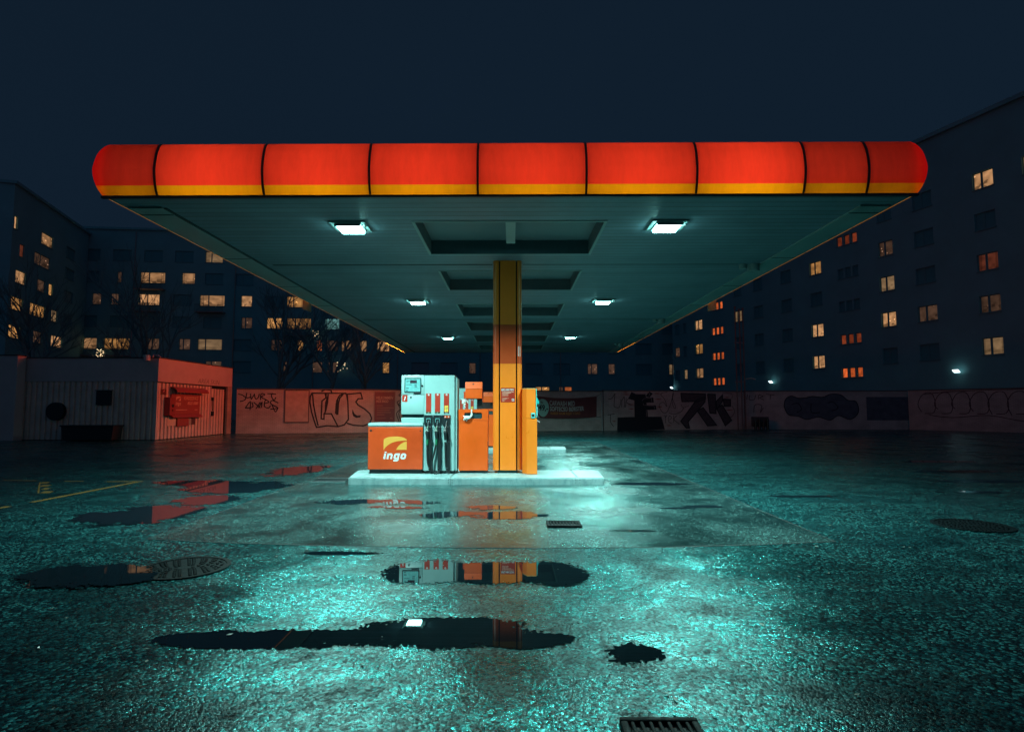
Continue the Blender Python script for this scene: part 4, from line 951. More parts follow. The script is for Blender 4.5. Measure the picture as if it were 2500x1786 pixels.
hood = [(kx1 + .001, 2.56), (kx1 + .12, 2.55), (kx1 + .30, 2.47), (kx1 + .38, 2.36), (kx1 + .38, 2.27), (kx1 + .34, 2.27), (kx1 + .33, 2.35), (kx1 + .27, 2.43), (kx1 + .11, 2.51), (kx1 + .001, 2.52)]
MB().prism(hood, 28.15, 31.1, 'y').build('hood', SIGNR, t)
MB().bbox(kx1 + .001, kx1 + .08, 28.2, 30.8, 1.20, 2.2, .01).prism([(kx1 + .001, 1.199), (kx1 + .08, 1.199), (kx1 + .20, 1.06), (kx1 + .20, 1.03), (kx1 + .001, 1.12)], 28.2, 30.9, 'y').build('board', SIGNR, t)
pk = Plane((kx1 + .0805, 0, 0), (0, 1, 0)); tx = MB()
text(tx, pk, 'KUNDESERVICE', 29.25, 30.62, 1.92, 2.10, .002, shear=.25, bold=.015); text(tx, pk, '8025 0080', 29.62, 30.62, 1.68, 1.84, .002, shear=.25, bold=.015)
ingo_word(tx, pk, 28.55, 29.02, 1.60, 1.82); ribbon(tx, pk, [(28.6, 1.42), (29.6, 1.42)], .035); ribbon(tx, pk, [(30.3, 1.42), (30.58, 1.42)], .035)
tx.build('lettering', SIGNT, t)
lg = MB(); logo_mark(lg, pk, 28.58, 29.0, 1.86, 2.09, 0, .002); lg.build('road_logo', SIGNT, t)
t = thing('emergency_phone', 'small dark red call box left of the customer service board', 'call box', (kx1 + .15, 27.95, 1.15))
MB().bbox(kx1 + .001, kx1 + .30, 27.72, 28.18, 1.15, 2.03, .02).build('cabinet', mat('callbox_red', (.32, .04, .04), .4), t); MB().disc((kx1 + .301, 27.95, 1.62), .08, (1, 0, 0), .02).disc((kx1 + .301, 27.95, 1.40), .04, (1, 0, 0), .02).build('speaker', BLACK, t)
t = thing('notice_row', 'row of small notices under the customer service board', 'notice', (kx1, 29.2, .63))
MB().box(kx1 + .001, kx1 + .03, 28.02, 28.72, .64, 1.02).build('pale_notice', mat('pale_notice', (.70, .52, .40), .5), t); MB().box(kx1 + .001, kx1 + .10, 28.76, 29.75, .60, 1.02).build('red_box', SIGNR, t)
MB().box(kx1 + .001, kx1 + .03, 29.78, 30.12, .66, 1.0).build('grey_notice', mat('grey_notice', (.40, .34, .30), .5), t); MB().box(kx1 + .001, kx1 + .03, 30.15, 30.5, .66, 1.0).build('dark_notice', mat('dark_notice', (.10, .05, .06), .5), t)
t = thing('flame_notice', 'small square dark notice near the kiosk corner', 'notice', (kx1, 27.64, 2.16)); MB().box(kx1 + .001, kx1 + .02, 27.42, 27.86, 2.15, 2.41).build('plate', mat('notice_dark', (.14, .03, .03), .5), t)
s = MB(); flat(s, Plane((kx1 + .0205, 0, 0), (0, 1, 0)), [(27.58, 2.28), (27.66, 2.28), (27.72, 2.38), (27.64, 2.34)], .001); s.build('flame_symbol', SIGNT, t)

# ------------------------------------------------------------------ boundary walls with graffiti
def wall_thing(name, label, A, B, h, m):
    A = Vector((*A, 0)); B = Vector((*B, 0)); d = B - A; L = d.length; a = math.atan2(d.y, d.x)
    t = thing(name, label, 'wall', A, a)
    MB().box(0, L, 0, .24, 0, h).build('brickwork', m, t, local=True)
    MB().bbox(-.02, L + .02, -.04, .28, h + .001, h + .06, .01).build('coping', mat('coping', (.10, .10, .10), .8), t, local=True)
    return t, L
wl_, LL = wall_thing('painted_brick_wall', 'long pale brick wall with black tags behind the pumps', (-16.36, 34.45), (6.2, 39.6), 2.62, WALLB)
wr_, LR = wall_thing('painted_brick_wall', 'brick wall covered in dark graffiti letters behind the vent pipes', (6.26, 39.62), (16.75, 42.05), 2.68, WALLB)
wf_, LF = wall_thing('painted_brick_wall', 'dim brick wall with bubble graffiti at the far right', (16.8, 42.06), (28.0, 41.4), 2.70, WALLB)
we_, LE = wall_thing('painted_brick_wall', 'return wall with round throw-up lettering at the right edge', (28.04, 41.36), (32.4, 35.3), 2.72, WALLB)
PW = Plane((0, -.001, 0), (1, 0, 0))
# left wall, traced tags: x in metres along the wall, y up. (px -> u) u=(px-150)*.00474+.05 ; z=(772-py)*.00502
def Lp(pts): return [((x - 150) * .00474 + .05, (772 - y) * .00502) for x, y in pts]
def strokes(parent, lists, conv, w, m, name='graffiti_tag', sm=True, h0=.002, taper=False):
    mb = MB(); h = h0
    for pts in lists:
        p = conv(pts); p = smooth_path(p, 4) if sm and len(p) > 2 else p
        ribbon(mb, PW, p, w, h, taper=taper); h += .0006
    return mb.build(name, m, parent, local=True)
KURT = [[(155, 305), (200, 315), (260, 350), (310, 335)], [(255, 290), (250, 330), (235, 375), (180, 392)], [(300, 300), (310, 365), (330, 335), (350, 300)], [(345, 300), (360, 360), (390, 350), (405, 300)], [(420, 375), (425, 305), (470, 310), (430, 340), (490, 372)], [(500, 300), (605, 305)], [(560, 290), (550, 330), (580, 375), (605, 340)],
        [(245, 470), (300, 395), (300, 495)], [(240, 470), (330, 460), (320, 400)], [(340, 400), (420, 470)], [(420, 400), (370, 480)], [(400, 470), (440, 400), (430, 470)], [(460, 420), (520, 400), (480, 375), (470, 450), (520, 470), (540, 440)], [(635, 410), (560, 380), (545, 420), (630, 470), (540, 485)], [(560, 430), (600, 515), (630, 475)]]
strokes(wl_, KURT, Lp, .06, SPRAY)
LUS = [[(1015, 400), (1020, 330), (1040, 290), (1200, 290), (1215, 345), (1165, 385), (1160, 600), (1195, 605), (1195, 540), (1285, 540), (1370, 695)], [(1015, 390), (1040, 520), (1080, 640), (1105, 705), (1240, 685), (1370, 697), (1450, 675), (1500, 610), (1490, 420), (1480, 300), (1440, 290), (1380, 320), (1350, 380), (1345, 460), (1345, 545)],
       [(1345, 545), (1365, 545), (1370, 420), (1385, 350), (1430, 300)], [(1215, 345), (1215, 290), (1470, 290)], [(1240, 300), (1235, 400), (1215, 500), (1200, 540)], [(1485, 300), (1650, 285), (1672, 355), (1620, 355), (1590, 395), (1620, 435), (1700, 480), (1770, 540), (1795, 600), (1770, 660), (1690, 690), (1560, 680), (1480, 655)], [(1048, 300), (1060, 420), (1090, 560), (1125, 685)],
       [(1155, 270), (1200, 245), (1275, 255), (1285, 290)]]
strokes(wl_, LUS, Lp, .085, SPRAY, 'throw_up_outline', sm=False)
fl = MB()
for P_ in ([(1550, 485), (1575, 540), (1610, 565), (1655, 560), (1650, 585), (1600, 592), (1560, 570), (1545, 530)], [(1222, 345), (1240, 300), (1245, 330), (1232, 420), (1215, 520), (1200, 520), (1205, 400)], [(1330, 540), (1335, 420), (1350, 360), (1385, 300), (1370, 360), (1360, 440), (1362, 545)], [(1460, 300), (1488, 300), (1495, 420), (1485, 420)]): flat(fl, PW, Lp(P_), .006)
fl.build('throw_up_fill', SPRAY, wl_, local=True)
strokes(wl_, [[(850, 250), (845, 300), (880, 290), (870, 250)], [(890, 245), (885, 310), (930, 300), (920, 315)], [(2180, 270), (2145, 310), (2165, 325)], [(2180, 370), (2120, 400), (2160, 480), (2115, 540), (2150, 640)], [(2180, 390), (2140, 420), (2178, 470), (2145, 540), (2175, 640)], [(2150, 430), (2240, 420), (2290, 470), (2280, 560), (2200, 640)]], Lp, .05, SPRAY)
t = thing('blank_board', 'blank framed board between the two tags on the brick wall', 'board', wl_.location, wl_.rotation_euler.z)
(xa, za), (xb, zb) = Lp([(720, 635)])[0], Lp([(1000, 262)])[0]
MB().box(xa, xb, -.035, -.002, za, zb).build('panel', mat('board_tan', (.50, .40, .32), .6, var=.25, vscale=2), t, local=True)
MB().box(xa - .05, xb + .05, -.05, -.0025, za - .06, za - .002).box(xa - .05, xb + .05, -.05, -.0025, zb + .002, zb + .05).box(xa - .05, xa - .002, -.05, -.0025, za, zb).box(xb + .002, xb + .05, -.05, -.0025, za, zb).build('frame', mat('board_frame', (.12, .09, .08), .6), t, local=True)
t = thing('welcome_poster', 'framed dark red welcome poster on the brick wall left of the pump', 'poster', wl_.location, wl_.rotation_euler.z)
(xa, za), (xb, zb) = Lp([(1832, 640)])[0], Lp([(2090, 272)])[0]
MB().box(xa, xb, -.05, -.002, za, zb).build('sheet', POST, t, local=True)
MB().box(xa - .04, xb + .04, -.07, -.0025, za - .04, za - .002).box(xa - .04, xb + .04, -.07, -.0025, zb + .002, zb + .04).box(xa - .04, xa - .002, -.07, -.0025, za, zb).box(xb + .002, xb + .04, -.07, -.0025, za, zb).build('frame', mat('poster_frame', (.30, .24, .20), .4), t, local=True)
pk = Plane((0, -.051, 0), (1, 0, 0)); s = MB(); W_ = xb - xa; H_ = zb - za
text(s, pk, 'VELKOMMEN', xa + .08, xb - .10, zb - .44, zb - .27, .002, shear=.25, bold=.02); text(s, pk, 'HOS INGO', xa + .08, xb - .40, zb - .66, zb - .49, .002, shear=.25, bold=.02)
s.build('heading', mat('poster_text', (.55, .36, .26), .5), t, local=True)
s = MB()
for q, (a, b) in enumerate(((.1, .4), (.12, .95), (.12, .75), (.12, .82), (.12, .5))): ribbon(s, pk, [(xa + a * W_ * .9, zb - .85 - q * .14), (xa + b * W_, zb - .85 - q * .14)], .045, .002)
ribbon(s, pk, [(xa + .1, za + .2), (xa + .7, za + .22)], .03, .002); logo_mark(s, pk, xb - .28, xb - .12, za + .14, za + .26)
s.build('small_print', mat('poster_print', (.34, .15, .10), .5), t, local=True)
# banner strung on the wall
ban = thing('carwash_banner', 'sagging red car wash banner with a mint price oval on the wall', 'banner', wl_.location, wl_.rotation_euler.z)
# banner coordinates in region px -> metres
def Bp(x, y): return ((x - 150) * .00664 + 18.62, (672 - y) * .0062)
bx0 = Bp(60, 0)[0]; bx1 = Bp(762, 0)[0]; bt, bb_ = Bp(0, 300)[1], Bp(0, 525)[1]
def bwarp(u, v, h=0):
    """u 0..1 along, v 0..1 up: sags in the middle, hangs a little off the wall with soft folds."""
    z = bb_ + (bt - bb_) * v - .17 * math.sin(math.pi * u) * (1 if v > .5 else .55 + .45 * v * 2) + .06 * (1 - u) * v
    y = -.06 - .05 * math.sin(math.pi * u) - .045 * math.sin(u * 11 + v * 2) * u - h
    return Vector((bx0 + (bx1 - bx0) * u, y, z))
mb = MB(); NX, NY = 60, 10
mb.add([bwarp(i / NX, k / NY) for k in range(NY + 1) for i in range(NX + 1)], [(k * (NX + 1) + i, k * (NX + 1) + i + 1, (k + 1) * (NX + 1) + i + 1, (k + 1) * (NX + 1) + i) for k in range(NY) for i in range(NX)])
mb.build('cloth', BANN, ban, local=True, smooth=True)
ov = MB(); cu, cv = .185, .48
ring = [(cu + .088 * math.cos(a * math.pi / 20) * (1 + .12 * math.sin(a * math.pi / 20)), cv + .42 * math.sin(a * math.pi / 20)) for a in range(40)]
ov.add([bwarp(cu, cv, .007)] + [bwarp(u, v, .007) for u, v in ring], [(0, i + 1, (i + 1) % 40 + 1) for i in range(40)]); ov.build('price_oval', MINT, ban, local=True)
wq = lambda hh: (lambda x, y, h: bwarp(x, y, hh))
s = MB(); text(s, None, 'FRA', .150, .190, .68, .78, warp=wq(.013), bold=.02, shear=.1); text(s, None, '49,-', .122, .262, .30, .64, warp=wq(.013), bold=.03, shear=.1); s.build('price', SPRAY, ban, local=True)
s = MB(); text(s, None, 'CARWASH MED', .285, .66, .63, .86, warp=wq(.009), bold=.01); text(s, None, 'SOFTECS\u00ae B\u00d8RSTER', .29, .80, .37, .60, warp=wq(.009), bold=.02); s.build('lettering', mat('banner_pale', (.50, .55, .50), .6), ban, local=True)
s = MB(); text(s, None, 'KAB09 NUM REJST I DAG', .30, .74, .16, .32, warp=wq(.009), bold=.01); s.build('second_lettering', mat('banner_gold', (.55, .22, .03), .6), ban, local=True)
tp = Bp(806, 265)
MB().tube([(tp[0], -.10, 2.55), (tp[0] + .06, -.14, 0)], .028, 8).build('pole', GALV, ban, local=True)
MB().tube([bwarp(1, 1), Vector((tp[0], -.1, bt + .18))], .012, 5).tube([bwarp(1, 0), Vector((tp[0] + .03, -.12, bb_ + .02))], .012, 5).build('tie_rope', RUBBER, ban, local=True)
# right wall graffiti: px of the R4 view
def Rp(pts): return [((x - 850) * .0071 + .10, (652 - y) * .00657) for x, y in pts]
# second view, (px in the 2273-wide crop of x 1480..1860)
def Qp(pts): return Rp([(850 + (x / 2273 * 380 + 1480 - 1474.4) * 2273 / 520, (y / 2273 * 380 + 930 - 900) * 2273 / 520) for x, y in pts])
strokes(wr_, [[(10, 270), (60, 262), (110, 190)], [(110, 190), (95, 330), (100, 380), (160, 390), (185, 330), (190, 270)], [(205, 280), (200, 390)], [(200, 300), (240, 240), (240, 390)], [(255, 390), (265, 250)], [(300, 260), (262, 310), (330, 350)], [(0, 495), (100, 480)], [(45, 490), (40, 590), (85, 665)]], Qp, .04, SPRAY)
f = MB()
for P_ in ([(290, 265), (340, 160), (400, 195), (545, 195), (545, 225), (600, 160), (650, 190), (600, 245), (655, 245), (660, 315), (560, 320), (560, 360), (690, 360), (700, 420), (575, 425), (575, 520), (770, 520), (800, 600), (815, 705), (130, 722), (140, 530), (380, 525), (380, 270)],): 
    q = Qp(P_); ctr = q
    # built from convex pieces
for P_ in ([(290, 265), (340, 165), (400, 195), (385, 290)], [(380, 195), (545, 195), (575, 525), (380, 525)], [(545, 225), (600, 160), (650, 190), (600, 245)], [(548, 246), (655, 246), (662, 318), (555, 320)], [(556, 358), (690, 358), (700, 420), (562, 425)], [(140, 527), (770, 522), (815, 705), (130, 722)]):
    flat(f, PW, Qp(P_), .0025 + .0008 * len(f.f))
f.build('block_letter', SPRAY, wr_, local=True)
strokes(wr_, [[(295, 262), (340, 165), (385, 185)], [(400, 198), (545, 198), (545, 225)], [(490, 295), (520, 262), (625, 252), (630, 310)], [(505, 330), (515, 355), (665, 370), (668, 412)], [(550, 420), (552, 520)], [(148, 530), (375, 520)], [(570, 520), (760, 517), (775, 560)], [(440, 180), (450, 160), (485, 165)], [(550, 165), (605, 190), (590, 225)]], Qp, .018, SPRAYW, 'letter_outline', sm=False, h0=.008)
strokes(wr_, [[(860, 165), (765, 195), (820, 270), (850, 375), (800, 315), (740, 350), (770, 440), (840, 465), (910, 330), (950, 160), (935, 250), (980, 380), (960, 400), (930, 300), (960, 170)], [(880, 470), (960, 485), (1060, 450), (1100, 390)], [(820, 500), (830, 610)], [(820, 540), (850, 500)], [(880, 570), (915, 540), (885, 510), (870, 590), (920, 620)], [(950, 500), (945, 610)], [(1000, 505), (950, 560), (1030, 630)]], Qp, .035, SPRAY)
f = MB(); f2 = MB()
ZK = ([(1060, 180), (1430, 190), (1430, 260), (1320, 300), (1075, 305)], [(1290, 280), (1430, 230), (1420, 310), (1160, 600), (1180, 690), (1130, 690), (1050, 590)], [(1300, 440), (1390, 390), (1590, 650), (1450, 660)], [(1460, 190), (1580, 195), (1585, 480), (1490, 470)], [(1590, 300), (1690, 200), (1690, 290), (1600, 420)], [(1590, 400), (1680, 350), (1820, 580), (1720, 660)], [(1700, 265), (1810, 270), (1810, 370), (1710, 370)])
for k, P_ in enumerate(ZK):
    flat(f2, PW, Qp(P_), .0025 + .0007 * k)
f2.build('letter_fill', SPRAYG, wr_, local=True)
strokes(wr_, [list(P_) + [P_[0]] for P_ in ZK], Qp, .075, SPRAY, 'letter_outline', sm=False, h0=.009)
strokes(wr_, [[(1690, 180), (1830, 185), (1835, 260)], [(1830, 360), (1870, 440), (1840, 510), (1790, 540)], [(1060, 340), (1090, 390), (1180, 360)]], Qp, .03, SPRAY)
RU = mat('old_red_spray', (.30, .09, .07), .7)
mb = MB()
for k, (x, y, w_) in enumerate(((210, 175, 90), (215, 205, 100), (280, 350, 100), (290, 410, 90), (660, 188, 100), (670, 270, 110), (700, 380, 90), (60, 585, 60), (830, 650, 90), (1710, 240, 90), (1720, 430, 130))):
    flat(mb, PW, Qp([(x, y), (x + w_ * .5, y - 9), (x + w_, y - 2), (x + w_ * .6, y + 9)]), .0018)
mb.build('spray_dashes', RU, wr_, local=True)
# far right walls: bubble pieces
def Fp(pts): return [((x - 330) * .01150 + .15, (410 - y) * .0109) for x, y in pts]
strokes(wf_, [[(330, 215), (335, 180)], [(350, 185), (345, 215), (375, 215), (385, 185)], [(400, 215), (405, 185), (430, 195), (408, 203), (435, 218)], [(450, 180), (500, 185)], [(475, 185), (472, 215)], [(370, 300), (380, 250), (420, 255), (410, 300), (430, 270)]], Fp, .05, SPRAYG)
bub = [(555, 260), (565, 215), (600, 192), (640, 205), (680, 205), (730, 195), (790, 200), (840, 180), (900, 185), (940, 220), (990, 230), (1000, 300), (950, 345), (880, 320), (830, 350), (760, 330), (690, 345), (640, 325), (580, 315)]
f = MB(); P_ = smooth_path(Fp(bub), 4, True); c_ = Fp([(770, 265)])[0]
f.add([PW.at(*c_, .003)] + [PW.at(x, y, .003) for x, y in P_], [(0, i + 1, (i + 1) % len(P_) + 1) for i in range(len(P_))])
rect(f, PW, *[Fp([(1050, 0)])[0][0], Fp([(1400, 0)])[0][0]], .65, 2.3, .003)
f.build('bubble_piece', mat('spray_navy', (.09, .11, .14), .7, var=.4, vscale=2), wf_, local=True)
strokes(wf_, [bub + [bub[0]], [(600, 250), (640, 240), (660, 280), (630, 300)], [(720, 240), (720, 300), (770, 300)], [(820, 240), (850, 230), (880, 270), (840, 290)]], Fp, .06, SPRAY, 'bubble_outline', h0=.005)
def Ep(pts): return [((x - 1420) * .0130 + .2, (415 - y) * .0109) for x, y in pts]
bb2 = [[(1465 + i * 75, 300 - 20 * math.sin(i)), (1450 + i * 75, 250), (1475 + i * 75, 190), (1515 + i * 75, 185), (1530 + i * 75, 250), (1520 + i * 75, 305), (1480 + i * 75, 310)] for i in range(6)]
strokes(we_, bb2 + [[(1480, 190), (1600, 175), (1800, 170), (1930, 175), (1935, 240), (1910, 250)], [(1500, 320), (1600, 335), (1750, 320), (1880, 350), (1950, 330)]], Ep, .05, SPRAYG)

# ------------------------------------------------------------------ vent pipes and fill boxes by the wall
t = thing('vent_stack', 'three thin tall vent pipes rising from the ground in front of the brick wall', 'vent pipes', (16.2, 41.2, 0))
for x, y, h in ((15.95, 41.2, 8.6), (16.22, 41.1, 8.4), (16.5, 41.2, 8.5)):
    MB().tube([(x, y, 0), (x, y, h)], .045, 8).tube([(x, y, h), (x, y, h + .15)], .075, 8).build('pipe', mat('pipe_red', (.13, .10, .10), .4, var=.2), t)
MB().box(15.85, 16.6, 41.22, 41.30, 3.3, 3.42).box(15.85, 16.6, 41.22, 41.30, 6.1, 6.2).build('clamp', GALV, t)
MB().tube([(16.55, 41.1, 3.55), (16.9, 40.9, 3.6), (17.1, 40.8, 3.5)], .04, 6).build('elbow', GALV, t)
t = thing('fill_point', 'cluster of dark tank fill caps at the foot of the wall by the vent pipes', 'fill caps', (17.4, 40.9, 0))
for k in range(4): MB().tube([(17.05 + k * .28, 40.9, 0), (17.05 + k * .28, 40.9, .55 + .2 * (k % 2))], .09, 10).build('fill_pipe', BLACK, t)
MB().bbox(16.9, 18.05, 41.05, 41.25, .2, .9, .02).build('back_box', mat('fill_box', (.05, .05, .055), .6), t)

# ------------------------------------------------------------------ apartment buildings
ROOM = {
 'w': room_mat('room_warm', (1, .50, .22), .50, .6, .5, 1.2), 'y': room_mat('room_yellow', (1, .46, .14), .46, .6, .4, 2.0), 'o': room_mat('room_orange', (1, .24, .06), .42, .4, .6),
 'd': room_mat('room_dim', (1, .52, .32), .07, .5, .4, .5), 't': room_mat('room_teal', (.42, 1, .95), .28, .7, .2), 'r': room_mat('room_red', (1, .24, .12), .13, .3, .5),
 's': room_mat('stair_orange', (1, .17, .04), .62, .0, .0), 'q': room_mat('stair_dim', (1, .17, .06), .17, .0, .0), 'b': room_mat('room_beige', (1, .60, .30), .22, .3, .5), 'k': GLASS}
WF = MB().box(0, 1, 0, .06, 0, .05).box(0, 1, 0, .06, .95, 1).box(0, .05, 0, .06, .05, .95).box(.95, 1, 0, .06, .05, .95)
def window(parent, u0, u1, z0, z1, style, split=0):
    """Window in a facade opening: frame with mullion and a pane set back in the reveal."""
    f = MB(); fw = .06; y0, y1 = .10, .17
    f.box(u0, u1, y0, y1, z0, z0 + fw).box(u0, u1, y0, y1, z1 - fw, z1).box(u0, u0 + fw, y0, y1, z0 + fw, z1 - fw).box(u1 - fw, u1, y0, y1, z0 + fw, z1 - fw)
    if split: f.box(split - .07, split + .07, y0, y1, z0 + fw, z1 - fw)
    f.box(u0 - .05, u1 + .05, -.06, .098, z0 - .07, z0 - .004)
    w = f.build('window', FRAME, parent, local=True)
    MB().box(u0 + fw, u1 - fw, .13, .135, z0 + fw, z1 - fw).build('pane', ROOM[style], w, local=True)
    return w
def facade(name, label, A, B, depth, floors, hgt, ztop, rows, zbase=0):
    """rows[k] = windows (u0,u1,style,split) on floor k; wall is built of piers and spandrels round real openings."""
    A = Vector((*A, 0)); B = Vector((*B, 0)); d = B - A; L = d.length
    t = thing(name, label, 'apartment block', A, math.atan2(d.y, d.x)); wl = MB(); z = zbase
    for k, zf in enumerate(floors):
        hgt = zf[1] if isinstance(zf, tuple) else hgt; zf = zf[0] if isinstance(zf, tuple) else zf
        ws = sorted(rows[k]); wl.box(0, L, 0, .3, z, zf); u = 0
        for (u0, u1, stl, sp) in ws:
            if u0 > u + .001: wl.box(u, u0, 0, .3, zf, zf + hgt)
            u = u1
            window(t, u0, u1, zf, zf + hgt, stl, sp)
        wl.box(u, L, 0, .3, zf, zf + hgt); z = zf + hgt
    wl.box(0, L, 0, .3, z, ztop)
    wl.box(0, .3, .301, depth, zbase, ztop).box(L - .3, L, .301, depth, zbase, ztop).box(.3, L - .3, depth - .3, depth, zbase, ztop)
    wl.build('wall', FACADE, t, local=True)
    MB().box(-.2, L + .2, -.25, depth + .2, ztop + .002, ztop + .3).build('roof', FACADE, t, local=True)
    MB().box(.31, L - .31, .6, .62, zbase, ztop - .01).build('inner_screen', DARK, t, local=True)
    return t, L
RW = random.Random(5)
def fill_dark(row, L, pitch, w, phase, skip=()):
    """Add the unlit windows of a regular bay wherever no lit one stands."""
    u = phase
    while u + w < L - .4:
        if all(u + w + .25 < a or u - .25 > b for a, b, *_ in row):
            q_ = RW.random()
            if q_ < .10: row.append((u, u + w * .4, RW.choice('dyd'), 0))
            elif q_ < .2: row.append((u + w * .4, u + w, RW.choice('dbd'), u + w * .62))
            else: row.append((u, u + w, 'k', u + w * .38))
        u += pitch
    return row
# main block on the left
MF = [6.15 + 2.88 * k for k in range(6)]
main_rows = [
 [(59.55, 61.5, 'y', 60.4), (62.77, 63.4, 'd', 0), (63.55, 64.6, 'o', 0)],
 [(16.4, 18.4, 'd', 17.1), (26.17, 26.9, 'd', 0), (29.9, 31.2, 'd', 0), (31.85, 33.3, 'd', 32.5)],
 [(-.05 + .4, 2.98, 'w', 1.35), (3.85, 6.95, 'y', 4.85), (15.34, 18.4, 'b', 16.3), (27.83, 28.7, 'y', 0), (30.39, 31.1, 'o', 0), (31.51, 33.2, 'd', 0), (33.61, 34.9, 'w', 34.0), (36.0, 36.92, 'w', 0), (38.26, 39.9, 'w', 38.6)],
 [(23.96, 25.95, 'y', 0), (26.51, 29.63, 'y', 27.6), (31.38, 33.3, 't', 0)],
 [(.3, 1.05, 'd', 0), (2.16, 3.25, 'd', 0), (7.78, 10.4, 'w', 8.9), (15.41, 18.54, 'w', 16.5), (20.6, 22.0, 'w', 0), (26.43, 28.5, 'y', 27.3)],
 [(5.1, 5.6, 'd', 0), (7.92, 11.0, 'w', 9.0), (13.08, 14.7, 'w', 0)],
 [(15.9, 18.15, 'b', 16.7)]]
for k, r_ in enumerate(main_rows[1:]): fill_dark(r_, 80.3, 3.84, 2.3, .6)
mb_, ML = facade('apartment_building', 'long dark apartment block with many warm lit windows behind bare trees', (-56, 73), (24, 81), 11, [(3.2, 1.22)] + [(z_, 1.45) for z_ in MF], 1.45, 24.6, main_rows)
for u in (7.2, 19.8, 30.0, 41, 52, 63): MB().tube([(u, -.08, 0), (u, -.08, 24.4)], .06, 6).build('downpipe', GALV, mb_, local=True)
for zf, u0, u1 in ((MF[1], .2, 3.1), (MF[1], 3.7, 7.0), (MF[3], 15.2, 18.7), (MF[3], 7.6, 10.6), (MF[4], 7.7, 11.1), (MF[2], 26.3, 29.8)):
    bl = MB().box(u0, u1, -1.0, -.002, zf - .95, zf - .83); bo = bl.build('balcony', mat('balcony_slab', (.25, .25, .26), .8), mb_, local=True)
    rl = MB().box(u0, u1, -1.0, -.96, zf + .02, zf + .07)
    n = int((u1 - u0) / .14)
    for i in range(n + 1): x = u0 + .02 + (u1 - u0 - .04) * i / n; rl.box(x - .012, x + .012, -.99, -.97, zf - .829, zf + .019)
    rl.build('railing', mat('railing', (.04, .04, .04), .5), bo, local=True)
# side wing, far left
WFl = [8.5, 11.35, 14.15, 16.9, 19.4]
wing_rows = [[(.45, 2.55, 'y', 1.2), (5.24, 7.1, 'd', 0), (9.2, 11.9, 'w', 10.0)], [(.5, 2.8, 'y', 0), (4.24, 7.5, 'y', 5.2)], [(1.1, 3.1, 'w', 0), (5.44, 7.2, 'd', 0)], [(1.58, 2.5, 'r', 0), (4.54, 8.0, 'd', 6)], [(.3, .9, 'w', 0), (5.8, 8.4, 'w', 0)]]
for r_ in wing_rows: fill_dark(r_, 17.7, 3.7, 2.4, .6)
wg, WL = facade('apartment_building', 'darker apartment wing at the far left edge, facing sideways to the canopy', (-49.5, 56), (-54.5, 73), 12, WFl, 1.3, 23.8, wing_rows)
# right block: regular bays
RFl = [5.06, 7.93, 10.80, 13.65, 16.50]; RLn = 41.08
bays = [(.5, 1.8, 0), (3.5, 4.8, 0), (7.65, 9.1, 0), (10.85, 12.1, 0), (13.9, 16.1, 'T'), (17.75, 19.05, 0), (21.3, 22.6, 0), (25.1, 26.4, 0), (28.2, 29.45, 0), (31.2, 33.35, 'T'), (35.0, 36.4, 0), (38.1, 38.8, 0), (39.6, 40.6, 0)]
lit = {(1, 0): 'b', (1, 1): 'd', (1, 2): 'r', (1, 4): 'w', (0, 4): 'y', (2, 1): 'd', (3, 1): 'w', (3, 2): 'b', (3, 3): 'd', (4, 0): 's', (4, 1): 'q', (4, 4): 'q', (5, 0): 'w', (5, 1): 'w', (5, 3): 'y', (8, 2): 'b', (9, 0): 's', (9, 1): 's', (9, 2): 's', (9, 3): 's', (10, 0): 'w', (10, 1): 'y', (10, 2): 'w', (11, 0): 'b', (12, 1): 'd'}
stair_rows = [[] for _ in RFl]; right_rows = [[] for _ in RFl]
for bi, (a, b, T) in enumerate(bays):
    for k in range(5):
        s_ = lit.get((bi, k), 'k'); a_, b_ = RLn - b, RLn - a     # the facade runs away from the camera: bays counted from its near end
        if T: stair_rows[k] += [(a_ + i * (b_ - a_) / 3 + .08, a_ + (i + 1) * (b_ - a_) / 3 - .08, s_, 0) for i in range(3)]
        else: right_rows[k].append((a_, b_, s_, (a_ + .42 * (b_ - a_)) if b_ - a_ > 1.2 else 0))
rb, RL_ = facade('apartment_building', 'dark apartment block along the right with a few lit windows and orange stairwell windows', (20.6, 74), (33.5, 35), 11,
                 [q for k in range(5) for q in ((RFl[k] - .98, .86), (RFl[k], 1.18))], 1.18, 21.5, [q for k in range(5) for q in (stair_rows[k], right_rows[k])])
dirv = Vector((20.6 - 33.5, 74 - 35, 0)).normalized(); nrm = Vector((-dirv.y, dirv.x, 0)); base = Vector((33.5, 35, 0))
if nrm.x > 0: nrm = -nrm
FL = emit('security_lamp', (.75, .95, 1), 2.4)
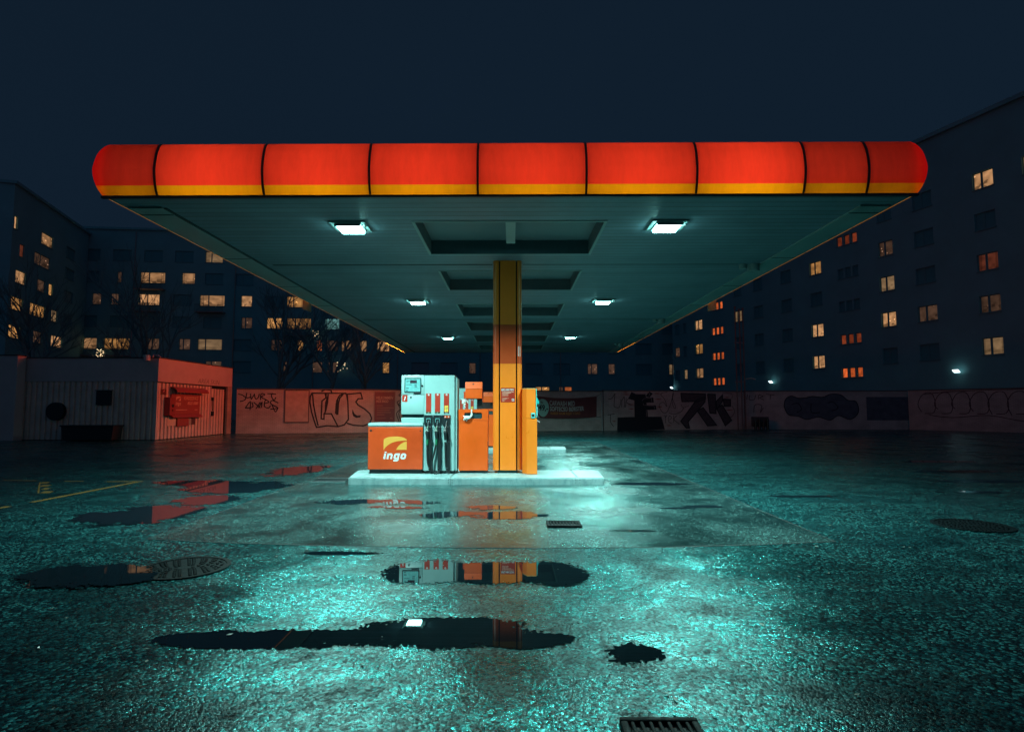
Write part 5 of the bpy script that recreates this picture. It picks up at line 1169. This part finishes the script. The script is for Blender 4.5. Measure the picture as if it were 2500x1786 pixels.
for u, lb in ((41.0, 'small white security light on the right block above the graffiti letters'), (23.95, 'small white security light on the right block, right of the vent pipes'), (6.33, 'small white security light low on the right block near the right edge')):
    p = base + dirv * u + nrm * .1; t = thing('security_light', lb, 'floodlight', (p.x, p.y, 4.05), group='security lights on the right block')
    q = p + nrm * .25
    MB().tube([p + Vector((0, 0, 4.2)), q + Vector((0, 0, 4.2))], .04, 6).build('arm', GALV, t)
    a, b = dirv * .20, nrm * .10
    MB().add([q - a - b + Vector((0, 0, 3.98)), q + a - b + Vector((0, 0, 3.98)), q + a + b + Vector((0, 0, 4.14)), q - a + b + Vector((0, 0, 4.14)), q - a - b + Vector((0, 0, 4.04)), q + a - b + Vector((0, 0, 4.04)), q + a + b + Vector((0, 0, 4.20)), q - a + b + Vector((0, 0, 4.20))], [(0, 1, 2, 3), (4, 5, 6, 7), (0, 1, 5, 4), (1, 2, 6, 5), (2, 3, 7, 6), (3, 0, 4, 7)]).build('lamp_glass', FL, t)
# strings of tiny lights on balconies
SL = emit('fairy_light', (1, .72, .38), 3.0); SL.cycles.emission_sampling = 'NONE'; FL.cycles.emission_sampling = 'NONE'
ma = math.atan2(8, 80); me_ = Vector((math.cos(ma), math.sin(ma), 0)); mo = Vector((-56, 73, 0)); mn = Vector((math.sin(ma), -math.cos(ma), 0))
for (u, z, w_, h_, n, lb) in ((4.1, 8.35, .9, 1.1, 34, 'cluster of tiny warm fairy lights below the lit window above the kiosk'), (30.6, 11.2, .9, 1.0, 26, 'cluster of fairy lights beside the teal lit window'), (34.0, 6.9, 1.6, 1.3, 18, 'sparse fairy lights low behind the trees near the canopy')):
    mb = MB()
    for i in range(n):
        p = mo + me_ * (u + (random.random() - .5) * w_) + mn * 1.1; mb.ball((p.x, p.y, z + (random.random() - .5) * h_), .035, 6, 4)
    c_ = mo + me_ * u + mn * 1.1
    o = mb.build('fairy_lights', SL, base=(c_.x, c_.y, z)); tag(o, lb, 'fairy lights', 'fairy lights on the left block')

# ------------------------------------------------------------------ bare trees behind the wall
def tree(x, y, h, seed, label):
    rnd = random.Random(seed); t = thing('bare_tree', label, 'tree', (x, y, 0), group='bare trees behind the wall')
    trunk = MB(); br = MB(); cnt = [0]
    def grow(p, d, L, r, lvl):
        n = 4; pts = [p]; q = p.copy(); dd = d.copy()
        for i in range(n):
            dd = (dd + Vector((rnd.uniform(-.18, .18), rnd.uniform(-.18, .18), rnd.uniform(-.04, .14)))).normalized(); q = q + dd * L / n; pts.append(q.copy())
        (trunk if lvl == 0 else br).tube(pts, [r * (1 - .45 * i / n) for i in range(n + 1)], 8 if lvl == 0 else 5 if lvl < 3 else 3, cap=False)
        if lvl >= 4 or r < .012: return
        kids = (5, 4, 3, 3, 2)[lvl]
        for k in range(kids):
            i = rnd.randint(2 if lvl else 2, n); s_ = pts[i]
            a = rnd.uniform(0, 6.28); sp = rnd.uniform(.45, 1.0)
            nd = (dd + Vector((math.cos(a) * sp, math.sin(a) * sp, rnd.uniform(-.15, .35)))).normalized()
            grow(s_, nd, L * rnd.uniform(.55, .78), r * rnd.uniform(.42, .6), lvl + 1)
        grow(pts[-1], dd, L * .7, r * .55, lvl + 1)
    grow(Vector((x, y, 0)), Vector((rnd.uniform(-.05, .05), rnd.uniform(-.05, .05), 1)), h * .34, h * .016, 0)
    trunk.build('trunk', BARK, t, smooth=True); br.build('crown', BARK, t)
for a in ((-42, 51, 17, 1, 'bare tree in front of the far left wing'), (-31.5, 52, 17, 3, 'bare tree rising behind the kiosk roof'),
          (-22.5, 56, 17, 12, 'bare tree behind the kiosk door end'), (-17, 52, 15, 5, 'bare tree behind the tagged end of the brick wall'), (-11.9, 46, 13, 6, 'bare tree with reddish lit trunk left of the pump')):
    tree(*a)
